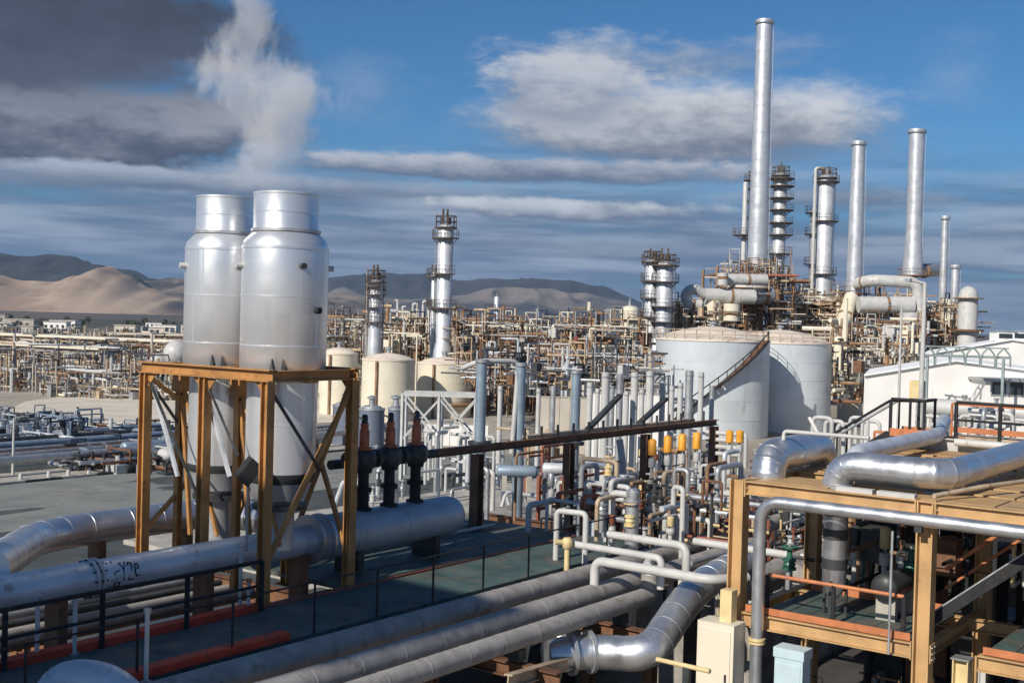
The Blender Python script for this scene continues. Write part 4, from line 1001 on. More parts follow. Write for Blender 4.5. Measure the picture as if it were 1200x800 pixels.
# random crowd of small valves and risers
random.seed(21)
gl_ = 'small valves crowded between the brown beam and the deck'
for i in range(72):
    px = random.uniform(560, 868); py = random.uniform(548, 640)
    if px < 640 and py > 600: px += 110
    lim = 610 + (px - 640) * .05
    d = 6.6 * F / (py - (375 + .028 * (px - 600)) + 1e-3)
    d = min(62, max(34, d + random.uniform(-1, 2)))
    b = at(px, py, d)
    if b.dot(B) < 15.2 and b.dot(A) < 30: continue
    k = random.random()
    if k < .34:
        gate_valve('small pale valve with a round handwheel in the crowded valve yard', b, random.uniform(.8, 1.5), gl_, random.choice((m_white, m_dark, m_pinkr, m_cry, m_galv)))
    elif k < .5:
        control_valve('small control valve with a domed top in the crowded valve yard', b, random.uniform(.9, 1.6), gl_, random.choice((m_white, m_pinkr, m_cry, m_galv)), .8)
    else:
        h = random.uniform(.7, 1.9); dr = random.choice((A, B, -A, -B)); L = random.uniform(.5, 1.8)
        pts = [b - Z * .8, b + Z * h, b + Z * h + dr * L]
        if random.random() < .5: pts.append(b + Z * (h - random.uniform(.6, 1.6)) + dr * L)
        t = pipe_run('bent_pipe', 'small bent pipe in the crowded valve yard', pts, random.uniform(.05, .1), random.choice((m_white, m_white, m_galv, m_alu2, m_rust, m_tanrust)), 'small bent pipes of the valve yard', nn=10, fil=.18)
for i in range(14):
    a0 = random.uniform(31, 46); b0 = random.uniform(16, 22); z = random.uniform(5.6, 6.6); L = random.uniform(2, 6)
    dr = random.choice((A, B)); p = G(a0, b0, z)
    pipe_run('yard_line', 'low pale line lying in the crowded valve yard', [p, p + dr * L], random.uniform(.07, .15), random.choice((m_white, m_galv, m_alu2)), 'low lines of the valve yard', nn=10)
for i, (px, py, d, w_) in enumerate(((672, 568, 46, 3.2), (690, 590, 40, 2.2), (740, 575, 48, 3), (640, 530, 60, 2))):
    t = T('pipe_trestle', 'low red oxide steel frame with cross bars among the valves', 'steel frame', at(px, py, d) - Z * 2, 'red oxide frames among the valves'); c = at(px, py, d)
    for e in (-1, 1):
        for f in (-1, 1): MB().bar(c + A * (e * w_ / 2) + B * (f * .5) - Z * 2, c + A * (e * w_ / 2) + B * (f * .5) + Z * .4, .12, .12).build('leg', m_pinkr, t, False)
        for zz in (.4, -.2, -.8): MB().bar(c + A * (-w_ / 2) + B * (e * .5) + Z * zz, c + A * (w_ / 2) + B * (e * .5) + Z * zz, .1, .1).build('rail', m_pinkr, t, False)
# yard plinth under the valves
slab('valve_yard_paving', 32.2, 66, 14.8, 34, 0, 4.2, m_yard)
slab('platform_shade_slab', 24, 60, -12, 14.7, 0, 2.4, mat('under_platform_shade', (.06, .055, .05), .9, 0, .3, .5))  # added slab, coloured dark to stand in for shade beneath the platform
for i in range(420):
    a0 = random.uniform(32.5, 50); b0 = random.uniform(15, 23.6) + (a0 - 32) * .15; z0 = random.choice((4.2, 4.2, 5.2, 6.0)); h = random.uniform(.4, 1.9); r = random.uniform(.025, .07); k = random.random(); mb = sm_(random.choice((m_white, m_galv, m_dark, m_dark, m_rust, m_brown, m_tanrust, m_alu2, m_pinkr, m_cry))); p = G(a0, b0, z0); dr = random.choice((A, B, -A, -B))
    if k < .3: mb.tube([p, p + Z * h], r, 6); mb.lathe(p + Z * h * .7, [(r * 2, 0), (r * 2, .08)], 8); mb.lathe(p + Z * h, [(r * 2.6, 0), (r * 2.6, .03)], 8)
    elif k < .6: mb.tube([p + Z * h * .6, p + Z * h * .6 + dr * random.uniform(.6, 3)], r, 6)
    elif k < .85: mb.tube([p, p + Z * h, p + Z * h + dr * .7, p + dr * .7], r, 6, r * 2)
    else: mb.box(p + Z * .3, .4, .3, .6)
for i in range(460):
    a0 = random.uniform(30.0, 40); b0 = random.uniform(.5, 12.6); z0 = random.choice((2.4, 5, 6.2, 7)); h = random.uniform(.6, 2.2); r = random.uniform(.025, .08); k = random.random(); mb = sm_(random.choice((m_white, m_galv, m_dark, m_dark, m_black, m_black, m_rust, m_brown, m_green, m_cry))); p = G(a0, b0, z0); dr = random.choice((A, B, -A, -B))
    if k < .35: mb.tube([p, p + Z * h], r, 6); mb.lathe(p + Z * h * .7, [(r * 2.2, 0), (r * 2.2, .1)], 8)
    elif k < .6: mb.tube([p + Z * h * .6, p + Z * h * .6 + dr * random.uniform(.6, 3)], r, 6)
    elif k < .85: mb.tube([p, p + Z * h, p + Z * h + dr * .7, p + dr * .7], r, 6, r * 2)
    else: mb.box(p + Z * .4, .6, .5, .9)
slab('far_yard_paving', 40, 92, 34, 56.5, 0, .3, m_conc)
slab('dark_yard', -40, 92, 33.1, rb - 17.1, 0, .02, mat('dark_asphalt', (.06, .07, .068), .9, 0, .3, .3))
for i in range(40):
    px = random.uniform(400, 690); d = random.uniform(52, 88); b = at(px, 500, d); z0 = .3
    py = random.uniform(505, 585); b = on(px, py, random.uniform(1.5, 4)); 
    if b.y > 95 or b.dot(B) < 26.5: continue
    k = random.random(); dr = random.choice((A, B, -A))
    if k < .6: pipe_run('bent_pipe', 'pale bent pipe in the far yard beyond the drum', [V((b.x, b.y, .3)), b, b + dr * random.uniform(1, 3), b + dr * 2.2 - Z * 1.5], random.uniform(.08, .16), random.choice((m_white, m_galv, m_dark, m_alu2)), 'pale bent pipes of the far yard', nn=10, fil=.25)
    else: gate_valve('pale valve with a handwheel in the far yard beyond the drum', V((b.x, b.y, b.z - 1)), random.uniform(1.2, 2), 'valves of the far yard', random.choice((m_white, m_dark, m_galv)))
# ================================================================== TANKS
def gpt(px, d): r = at(px, 400, d); return V((r.x, r.y, 0))
def tank(name, label, c, R, H, dome, mt, rmt, rings=4, nn=64, rail=True):
    t = T(name, label, 'tank', c)
    nc = rings
    for q in range(nc):
        z0 = H * q / nc; z1 = H * (q + 1) / nc
        MB().lathe(c + Z * z0, [(R - q * .012, .0), (R - q * .012, z1 - z0 - .07), (R - q * .012 + .025, z1 - z0 - .07), (R - q * .012 + .025, z1 - z0)], nn).build('shell_course', mt, t)
    MB().lathe(c + Z * H, [(R + .05, 0), (R + .05, .18), (R - .3, .2), (R * .75, dome * .45 + .2), (R * .45, dome * .8 + .2), (R * .15, dome + .2), (.05, dome + .22)], nn).build('roof', rmt, t)
    if rail:
        mb = MB()
        for q in range(28):
            an = q * 2 * PI / 28; p = c + V((math.cos(an) * (R - .2), math.sin(an) * (R - .2), H + .2)); mb.bar(p, p + Z * 1.1, .07, .07)
        for hh in (.6, 1.1): mb.tube([c + V((math.cos(q * PI / 24) * (R - .2), math.sin(q * PI / 24) * (R - .2), H + .2 + hh)) for q in range(49)], .04, 5, .001)
        mb.build('guardrail', m_tanrust, t)
    MB().lathe(c + Z * (H + dome * .8), [(.3, 0), (.3, .8), (.5, .85), (.5, 1.0), (.1, 1.15)], 12).build('vent', m_galv, t)
    return t
c1 = gpt(835, 143); c2 = gpt(914, 154)
R1 = 66.5 * 143 / F; R2 = 60 * 154 / F
t1 = tank('storage_tank', 'pale blue grey storage tank with a cream domed roof and spiral stairs', c1, R1, 11.2, 1.5, m_tank, m_roof, 5)
t2 = tank('storage_tank', 'pale blue grey storage tank behind, with the shadow of its neighbour', c2, R2, 11.0, 1.5, m_tank, m_roof, 5)
mb = MB(); mr = MB()
def stp(u, e, dz=0):                                        # spiral stair path, u 0..1
    an = math.radians(-136 + 92 * u); z = 1.6 + 9.8 * u
    if .42 < u < .5: z = 1.6 + 9.8 * .46
    return c1 + V((math.cos(an) * (R1 + e), math.sin(an) * (R1 + e), z + dz))
for q in range(40):
    u = q / 40; MB().quadbox(stp(u + .0125, .5), (stp(u + .012, .9) - stp(u + .012, .1)) * .5, (stp(u + .022, .5) - stp(u + .003, .5)) * .55, Z * .09).build('tread', m_brown, t1, False)
for e in (.06, .95): MB().tube([stp(q / 24, e, .0) for q in range(25)], .13, 6, .001).build('stringer', m_black, t1)
MB().tube([stp(q / 24, .95, 1.05) for q in range(25)], .07, 6, .001).build('handrail', m_black, t1)
for q in range(14): MB().bar(stp(q / 13, .95), stp(q / 13, .95, 1.05), .07, .07).build('post', m_black, t1, False)
ct = [(456, 150, 31, 419, 480, 'cream storage tank behind the white lattice, on the left'), (522, 158, 32, 423, 492, 'cream storage tank with the white column rising behind it'), (398, 158, 22, 412, 470, 'cream storage tank half hidden by the right silver stack')]
for px, d, hw, yt, yb, lab in ct:
    c = gpt(px, d); z = at(px, yt + 3, d).z
    tk = tank('storage_tank', lab, c, hw * d / F, z, .7, m_cream, m_roof, 3, 48, False)
    an = -1.9
    MB().bar(c + V((math.cos(an), math.sin(an), 0)) * (hw * d / F + .2), c + V((math.cos(an), math.sin(an), 0)) * (hw * d / F + .2) + Z * z, .3, .12).build('ladder', m_rust, tk, False)
    if px == 522: MB().tube([c + V((math.cos(q * .06 - 1.75), math.sin(q * .06 - 1.75), 0)) * (hw * d / F + .4) + Z * (z - 5.2) for q in range(26)], .3, 6, .001).build('walkway', m_rust, tk)
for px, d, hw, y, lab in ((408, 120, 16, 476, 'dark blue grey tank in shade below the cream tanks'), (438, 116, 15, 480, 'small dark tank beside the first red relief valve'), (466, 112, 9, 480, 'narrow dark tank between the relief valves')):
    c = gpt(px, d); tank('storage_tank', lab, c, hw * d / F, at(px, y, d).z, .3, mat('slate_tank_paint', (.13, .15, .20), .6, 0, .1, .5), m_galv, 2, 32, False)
# white lattice stand
t = T('lattice_stand', 'white X braced lattice stand in front of the cream tanks', 'steel frame', gpt(510, 95))
for i in range(3):
    for e in (0, 3.2):
        o = gpt(474 + i * 43, 95) + V((0, e, 0)); MB().bar(o, o + Z * at(480, 461, 95).z, .24, .24).build('post', m_white, t, False)
for i in range(2):
    for e in (0, 3.2):
        o = gpt(474 + i * 43, 95) + V((0, e, 0)); o2 = gpt(517 + i * 43, 95) + V((0, e, 0)); zt = at(480, 462, 95).z
        MB().bar(o + Z * zt, o2 + Z * zt, .22, .26).build('beam', m_white, t, False)
        MB().bar(o + Z * (zt - .3), o2 + Z * (zt - 3.6), .16, .16).build('brace', m_white, t, False); MB().bar(o2 + Z * (zt - .3), o + Z * (zt - 3.6), .16, .16).build('brace', m_white, t, False)
random.seed(5)
for i in range(24):
    px = random.uniform(500, 570); d = random.uniform(86, 100); b = gpt(px, d); z1 = random.uniform(1.2, 4.5)
    pipe_run('bent_pipe', 'white bent pipe at the foot of the lattice stand', [b, b + Z * z1, b + Z * z1 + random.choice((A, B, -B)) * random.uniform(.8, 2)], random.uniform(.08, .16), random.choice((m_white, m_white, m_galv)), 'white pipes at the foot of the lattice stand', nn=8, fil=.25)
# low white walls in the concrete yard
for i, (px0, px1, d, yt, lab, mt) in enumerate(((634, 694, 118, 466, 'low buff wall beyond the tall blue grey risers', m_pale), (690, 785, 112, 462, 'low white wall behind the row of white standpipes', m_wall), (500, 575, 122, 497, 'low white bund wall below the cream tank', m_wall))):
    p, q = gpt(px0, d), gpt(px1, d); h = at((px0 + px1) / 2, yt, d).z
    t = T('wall', lab, 'wall', p)
    nb = 5
    for k in range(nb): MB().bar(p.lerp(q, k / nb + .004) + Z * (h / 2), p.lerp(q, (k + 1) / nb - .004) + Z * (h / 2), .3, h).build('wall_panel', mt, t, False)
    MB().bar(p + Z * (h + .06), q + Z * (h + .06), .4, .12).build('coping', m_conc, t, False)
for k in range(3):
    p = gpt(632 + k * 9, 114); tt = T('rust_box', 'rusty box standing against the low buff wall', 'container', p, 'rusty boxes against the buff wall'); MB().box(p + Z * (1.2 + .3 * k), 1.1, 1, 1.6).build('case', m_tanrust, tt, False); MB().box(p + Z * .3, 1.2, 1.1, .6 + k * .3).build('base', m_rust, tt, False)
# ================================================================== COLUMNS AND CHIMNEYS
def tw(px, d, ytop, hw, plats, label, mt=m_col, pr=.9, ladder=-.6, pipe=None, bands=(), hwb=None, name='process_column', arc=None, dome=True, zb=0, nn=24, head=True, top_ring=False, cat='column', group=None, pmt=None):
    c = gpt(px, d); zt = at(px, ytop, d).z; r = hw * d / F; rb = (hwb or hw) * d / F
    prof = [(rb, 0), (rb, zt * .35), (r, zt * .37), (r, zt - (r * .5 if dome else 0))]
    if dome: prof += [(r * .8, zt - r * .18), (r * .4, zt - r * .03), (.05, zt)]
    else: prof = [(rb, 0), (r, zt - .5), (r + .12, zt - .5), (r + .12, zt), (r - .15, zt), (r - .15, zt - 1.5)]
    pz = [at(px, y, d).z for y in plats]
    return tower(name, label, c, prof, sorted(pz), mt, ladder, pipe, cat, True, nn, bands, pmt or m_plat, pr, arc, group, head)
tw(519, 164.5, 262, 9.2, (280, 322, 362), 'tall pale column with three ring platforms and a dark top, standing alone', ladder=2.8, head='cage', hwb=11.5, pr=.8, arc=(2.4, 2.0, 2.6), pmt=m_plat)
tw(507, 166.5, 318, 3.5, (325, 360), 'thin companion column attached beside the tall pale column', ladder=None, pr=.7)
tw(439, 156.5, 327, 7.5, (336, 346, 361, 378), 'short column with four dark ring platforms above the cream tanks', ladder=2.5, head='cage', pr=.6, arc=(2.4, 1.8), hwb=11, pmt=m_plat)
for k, dx in enumerate((-8, 7, 11)):
    b = at(439 + dx, 345, 157.5); tt = T('vent_mast', 'slim mast sticking up beside the short column', 'mast', V((b.x, b.y, 0)), 'slim masts by the short column'); MB().tube([V((b.x, b.y, 0)), at(439 + dx, 316 + 6 * k, 157.5)], .12, 6).build('shaft', m_white, tt); MB().lathe(at(439 + dx, 340, 157.5), [(.22, 0), (.22, .2)], 8).build('clamp', m_rust, tt)
tw(581, 420, 347, 3.2, (361,), 'small far off tower on the skyline with a flared top', ladder=None, pr=1.9)
tw(629, 420, 362, 2, (374,), 'thinnest far off mast with one small platform on the skyline', ladder=None, pr=1.4)
tw(762, 178, 303, 8.0, (308, 330, 350, 372), 'left column of the close pair before the domed tank, with four ring platforms', ladder=2.6, head='cage', pr=.7, arc=(1.5, 2.5))
tw(777, 176, 306, 9.5, (312, 331, 360, 378), 'right column of the close pair before the domed tank', ladder=-.4, head='cage', pr=.9, pmt=m_plat)
tw(737, 170, 358, 11, (375, 396, 412), 'stubby cream column with a dark ring left of the domed tank', m_cream, ladder=2.6, pr=.5, pmt=m_plat)
tw(769, 160, 395, 6, (402,), 'short pale column right beside the edge of the big blue grey tank', ladder=None, pr=.4)
tw(868, 210, 213, 2.8, (276,), 'thin white column with one platform left of the tallest chimney', m_white, ladder=None, pr=1.6, head=False, pmt=m_plat)
tw(874, 212, 232, 1.9, (), 'thinnest white column between the left column and the tallest chimney', m_white, ladder=None, head=False)
tw(909, 212, 202, 7.5, (210, 219, 233, 247, 262, 276, 298), 'dark ringed column half hidden behind the tallest chimney', m_col, ladder=2.2, head='cage', pr=1.3, hwb=8, pmt=m_plat)
tw(879, 222, 208, 5.5, (212, 222, 236, 255, 280), 'stained column at the left edge of the tallest chimney', m_stain, ladder=2.2, head='cage', pr=1.2, pmt=m_plat)
tw(962, 205, 204, 9.5, (214, 260, 322), 'pale column with three full rings and an upright pipe, right of the tallest chimney', ladder=.2, head='cage', pipe=3.6, pr=.9, hwb=10.5, pmt=m_plat)
tw(950, 207, 245, 5, (250, 275, 310, 335), 'slim ladder column on the left flank of the ringed pale column', m_galv, ladder=None, pr=.9, pmt=m_plat)
c = gpt(962, 205)
for k in range(7):
    z = at(962, 228 + k * 17, 205).z; tt = None
# pipe tops on the pale column
def stack(px0, px1, d, yt, yb, hw0, hw1, label, zbase=None, band=2.2, plat=True):
    bt = at(px1, yb, d); tp = at(px0, yt, d)
    c = V((bt.x, bt.y, 0)); zb = bt.z if zbase is None else zbase; H = tp.z; r0 = hw1 * d / F; r1 = hw0 * d / F
    t = T('chimney', label, 'chimney', c + Z * zb)
    rr = lambda z: r0 + (r1 - r0) * min(1, max(0, (z - zb) / (H - zb)))
    MB().lathe(c, [(r0, zb), (r1, H - .6), (r1 + .18, H - .6), (r1 + .18, H), (r1 - .12, H), (r1 - .14, H - 3)], 32).build('shell', m_stack, t)
    z = zb + band
    while z < H - 1.2:
        MB().lathe(c + Z * z, [(rr(z) + .03, 0), (rr(z) + .03, .14)], 32).build('band', m_stack, t); z += band
    MB().lathe(c + Z * (H - .62), [(r1 + .30, 0), (r1 + .30, .3)], 32).build('rim', m_galv, t)
    if plat:
        MB().annulus(c + Z * zb, r0 * .3, r0 + 1.2, .2, 24).build('platform', m_brown, t)
        mb = MB()
        for q in range(12): an = q * PI / 6; p = c + V((math.cos(an) * (r0 + 1.1), math.sin(an) * (r0 + 1.1), zb + .2)); mb.bar(p, p + Z * 1.1, .07, .07)
        mb.tube([c + V((math.cos(q * PI / 12) * (r0 + 1.1), math.sin(q * PI / 12) * (r0 + 1.1), zb + 1.3)) for q in range(25)], .05, 5, .001)
        mb.build('guardrail', m_rust, t)
    mb = MB(); dr = V((.93, -.35, 0)); tn = dr.cross(Z)
    for e in (-.22, .22): mb.bar(c + dr * (r0 + .22) + tn * e + Z * zb, c + dr * (r1 + .22) + tn * e + Z * (H - 1), .05, .05)
    z = zb
    while z < H - 1: mb.bar(c + dr * (rr(z) + .22) - tn * .22 + Z * z, c + dr * (rr(z) + .22) + tn * .22 + Z * z, .04, .04); z += .5
    mb.build('ladder', m_galv, t)
    return t, c, zb
S1 = stack(899.5, 887, 195, 24, 315, 9.0, 11.5, 'tallest silver chimney on the skyline above the blue grey tanks')
S2 = stack(1007.5, 1000.5, 199, 166, 345, 7.3, 9.2, 'silver chimney second from the right pair, straight and unflared')
S3 = stack(1075, 1069, 210, 152, 324, 8.8, 8.8, 'thick silver chimney with a flared foot near the right edge')
S4 = stack(1106.5, 1104, 209, 253, 366, 3.8, 4.6, 'short thin silver chimney to the right of the thick flared one', plat=True)
S5 = stack(1118, 1116.5, 207, 310, 405, 4.5, 5.2, 'lowest silver chimney with a dark flank beside the white domed vessel', plat=False)
MB().lathe(S3[1], [(11.5 * 210 / F, S3[2]), (11.2 * 210 / F, S3[2] + 2), (8.85 * 210 / F, S3[2] + 8)], 32).build('flare', m_stack, S3[0])
tt = T('duct', 'grey breeching duct running from the flared chimney to the thin one', 'duct', at(1085, 318, 212)); MB().tube([at(1070, 318, 210), at(1100, 316, 216)], 1.2, 14).build('shell', m_galv, tt); MB().lathe(at(1082, 317.5, 212), [(1.3, 0), (1.3, .3)], 14, at(1100, 316, 216) - at(1070, 318, 210)).build('joint', m_rust, tt)
# white domed vessel at the right
c = gpt(1133, 190); r = 11 * 190 / F; zt = at(1133, 335, 190).z; z0 = at(1133, 408, 190).z
t = T('domed_vessel', 'white vessel with a rounded dome and dark ring, farthest right', 'vessel', c)
MB().lathe(c, [(r, 0), (r, zt - r), (r * .86, zt - r * .5), (r * .5, zt - r * .13), (.05, zt)], 28).build('shell', m_white, t)
MB().annulus(c + Z * at(1133, 388, 190).z, r, r + 1.0, .3, 20).build('ring_platform', m_brown, t); MB().annulus(c + Z * at(1133, 350, 190).z, r, r + .8, .15, 20).build('ring_platform', m_rust, t)
# heater structures ---------------------------------------------------------
def steel_block(name, label, px0, px1, d, ytop, ybot, levels, depth, mt, bays=4, fill=.5, group=None, cat='steel structure', mats=None):
    p = gpt(px0, d); q = gpt(px1, d); L = (q - p).length; dr = (q - p) / L; back = V((-dr.y, dr.x, 0)) * depth
    t = T(name, label, cat, p, group); zt = at((px0 + px1) / 2, ytop, d).z; z0 = max(0, at((px0 + px1) / 2, ybot, d).z)
    zs = [z0 + (zt - z0) * (k + 1) / levels for k in range(levels)]
    for k in range(bays + 1):
        for e in (V((0, 0, 0)), back):
            o = p + dr * (L * k / bays) + e; MB().bar(o + Z * z0, o + Z * (zt + (1.2 if k % 2 == 0 else .2)), .34, .34).build('column', mt, t, False)
    for z in zs:
        for e in (V((0, 0, 0)), back): MB().bar(p + e + Z * z, q + e + Z * z, .3, .35).build('beam', mt, t, False)
        for k in range(bays + 1): o = p + dr * (L * k / bays); MB().bar(o + Z * (z - .03), o + back + Z * (z - .03), .26, .3).build('cross_beam', mt, t, False)
        pl = MB().quadbox(p + dr * (L / 2) + back * .5 + Z * (z + .24), dr * (L * .49), back * .48, Z * .05).build('floor_plate', m_rust, t, False)
        mb = MB()
        for k in range(int(L / 1.5) + 1): o = p + dr * min(L, k * 1.5) + Z * (z + .26); mb.bar(o, o + Z * 1.1, .06, .06)
        for hh in (.55, 1.1): mb.bar(p + Z * (z + .26 + hh), q + Z * (z + .26 + hh), .06, .06)
        mb.build('guardrail', mats[0] if mats else m_tanrust, pl)
    for k in range(bays):
        for zi in range(levels):
            if random.random() < fill:
                za = z0 if zi == 0 else zs[zi - 1]; o = p + dr * (L * k / bays); o2 = p + dr * (L * (k + 1) / bays)
                if random.random() < .5: o, o2 = o2, o
                MB().bar(o + Z * za, o2 + Z * (zs[zi] - .2), .2, .2).build('brace', mt, t, False)
    return t, p, q, dr, back, zs, z0
def clutter(px0, px1, d0, d1, y0, y1, num, label, group, mats, rr=(.12, .35), hh=(1.5, 6), ground=False, vessels=.2):
    for i in range(num):
        d = random.uniform(d0, d1); px = random.uniform(px0, px1); b = at(px, random.uniform(y0, y1), d); r = random.uniform(*rr); mt = random.choice(mats)
        if ground: b.z = 0
        if b.z < 0: b.z = 0
        k = random.random(); h = random.uniform(*hh)
        if k < vessels:
            R = r * random.uniform(2.2, 4)
            t = T('vessel', label.replace('pipe', 'vessel'), 'vessel', b, group.replace('pipes', 'vessels'))
            if random.random() < .6:
                MB().lathe(b, [(R * .6, 0), (R * .6, .5), (R, .7), (R, h), (R * .7, h + R * .4), (.05, h + R * .55)], 14).build('shell', mt, t); MB().annulus(b + Z * h * .8, R, R + .5, .15, 12).build('ring_platform', m_rust, t)
            else:
                ax = random.choice((A, B, A * .3 - B * .9)).normalized(); o = b + Z * (R + .5)
                MB().lathe(o - ax * h * .4, [(.05, 0), (R * .7, .2), (R, .6), (R, h * .8), (R * .7, h * .8 + .4), (.05, h * .8 + .6)], 14, ax).build('shell', mt, t); MB().bar(b, o, .5, .4).build('saddle', m_conc, t, False)
            continue
        if k < vessels + .35: pts = [b, b + Z * h]
        elif k < vessels + .6: dr = random.choice((A, B, -A, -B)); pts = [b, b + Z * h, b + Z * h + dr * h * .6]
        else: dr = random.choice((A, B, A * .3 - B * .95)).normalized(); pts = [b + Z * h * .5 - dr * h, b + Z * h * .5 + dr * h]
        t = T('pipe', label, 'pipe', b, group); MB().tube(pts, r, 8, r * 2).build('pipe_shell', mt, t)
        if len(pts) == 3: MB().lathe(b + Z * (h * .4), [(r * 1.6, 0), (r * 1.6, .2)], 8).build('flange', m_galv, t)
RM = (m_rust, m_tanrust, m_rust, m_cream, m_galv, m_white, m_pinkr)
random.seed(31)
b1_ = steel_block('heater_structure', 'rusty heater structure directly below the tallest chimney', 838, 928, 190, 322, 402, 4, 14, m_rust, 5, .6)
b2_ = steel_block('heater_structure', 'rusty steel structure under the pale ringed column', 930, 988, 200, 356, 402, 3, 12, m_tanrust, 4, .6)
b3_ = steel_block('heater_structure', 'rust brown heater structure below the straight chimney and white duct', 990, 1082, 200, 366, 420, 3, 14, m_rust, 6, .7)
b4_ = steel_block('heater_structure', 'narrow rusty stair structure below the thin chimneys', 1082, 1126, 205, 366, 415, 3, 10, m_rust, 3, .8)
b5_ = steel_block('heater_structure', 'low rusty structure behind the big domed tank', 790, 842, 185, 378, 402, 2, 10, m_tanrust, 3, .5)
clutter(842, 926, 186, 200, 330, 392, 16, 'rusty pipe packed into the structure under the tallest chimney', 'rusty pipes under the tallest chimney', RM, (.15, .4), (2, 7))
clutter(930, 990, 198, 210, 362, 395, 8, 'rusty pipe packed under the pale ringed column', 'rusty pipes under the ringed column', RM, (.15, .35), (2, 5))
clutter(990, 1080, 197, 206, 370, 412, 14, 'rusty pipe packed below the white duct of the straight chimney', 'rusty pipes below the white duct', RM, (.15, .4), (2, 7))
clutter(1082, 1140, 196, 206, 375, 410, 8, 'rusty pipe packed below the thin chimneys', 'rusty pipes below the thin chimneys', RM, (.15, .4), (2, 6))
clutter(975, 1012, 150, 175, 400, 470, 10, 'pale pipe in the gap between the blue grey tank and the white hall', 'pale pipes beside the white hall', (m_cream, m_white, m_galv, m_rust), (.12, .4), (2, 6))
RB = (m_rust, m_rust, m_rust, m_brown, m_tanrust, m_tanrust, m_tanrust, m_dark, m_cream, m_cream, m_galv, m_white, m_grey)
dense(846, 930, 186, 202, 326, 396, 300, RB, (.06, .18), (1, 5), lat=.45)
dense(928, 992, 198, 212, 352, 402, 200, RB, (.06, .18), (1, 4), lat=.4)
dense(984, 1086, 196, 208, 362, 418, 420, RB, (.06, .18), (1, 5), lat=.4)
dense(1080, 1140, 196, 208, 366, 414, 180, RB, (.06, .18), (1, 4), lat=.4)
dense(782, 846, 178, 190, 370, 400, 160, RB, (.06, .18), (1, 4), lat=.4)
dense(972, 1014, 150, 178, 398, 478, 160, RB + (m_cream, m_white), (.08, .25), (1, 4))
dense(1012, 1088, 150, 178, 392, 432, 160, RB + (m_cream, m_white, m_white), (.08, .22), (1, 4))
t = tank('storage_tank', 'cream tank squeezed between the blue grey tank and white hall', gpt(998, 170), 14 * 170 / F, at(998, 400, 170).z, .5, m_cream, m_roof, 3, 32, False)
# white ducts
def duct(label, pts, r, mt=m_white, nn=20, fil=None):
    t = T('duct', label, 'duct', pts[0]); MB().tube(pts, r, nn, fil or r * 1.6, True, 3.0, .05).build('shell', mt, t)
    MB().lathe(pts[0] + (pts[1] - pts[0]) * .5, [(r * 1.06, 0), (r * 1.06, .4)], nn, pts[1] - pts[0]).build('joint', m_rust, t); return t
duct('white duct with a hooked end below the tallest chimney', [at(822, 357, 180), at(806, 356, 180), at(802, 345, 180), at(812, 337, 180), at(826, 345, 180.5)], .75, m_white)
duct('broad white duct below the tallest chimney joining the hooked one', [at(826, 346, 180.5), at(884, 348, 181.5)], 1.12, m_white)
duct('thick cream duct dropping from the broad duct to the dome', [at(836, 352, 181), at(836, 388, 181)], 1.2, m_cream)
duct('short cream duct standing next to the dropping duct', [at(858, 356, 180), at(857, 376, 180)], 1.25, m_cream)
duct('white box duct right under the foot of the tallest chimney', [at(852, 327, 182), at(898, 328, 183)], .85, m_white)
duct('white stub standing on the structure left of the tallest chimney', [at(847, 334, 180), at(847, 320, 180)], .8, m_white)
t = T('convection_drum', 'pale rounded drum carrying the foot of the tallest chimney', 'drum', gpt(872, 190)); zq0, zq1 = at(872, 352, 190).z, at(872, 330, 190).z
MB().lathe(gpt(872, 190), [(3.5, zq0), (3.6, zq0 + .1), (3.6, zq1 - .9), (3.2, zq1 - .3), (2.0, zq1)], 28).build('shell', m_white, t); MB().annulus(gpt(872, 190) + Z * (zq0 + .8), 3.6, 4.4, .15, 22).build('ring_platform', m_rust, t); MB().annulus(gpt(872, 190) + Z * (zq1 - 1.1), 3.55, 4.2, .12, 22).build('ring_platform', m_rust, t)
duct('pale grey duct drawing into the tallest chimney from the right', [at(884, 346, 188), at(903, 345, 189)], 1.4, m_galv)
duct('big white horizontal duct on the heater of the straight chimney', [at(1006, 357, 193), at(1070, 357, 193)], 1.35, m_white)
duct('white arched duct from the straight chimney down to the heater', [at(1004, 333, 197), at(1020, 328, 194), at(1075, 331, 193), at(1078, 372, 193)], .95, m_white)
duct('white stub duct ending on the heater beside the arched duct', [at(1067, 366, 191), at(1067, 390, 191)], 1.7, m_white)
duct('cream slanted duct at the foot of the straight chimney', [at(998, 348, 197), at(984, 390, 193)], 1.2, m_cream)
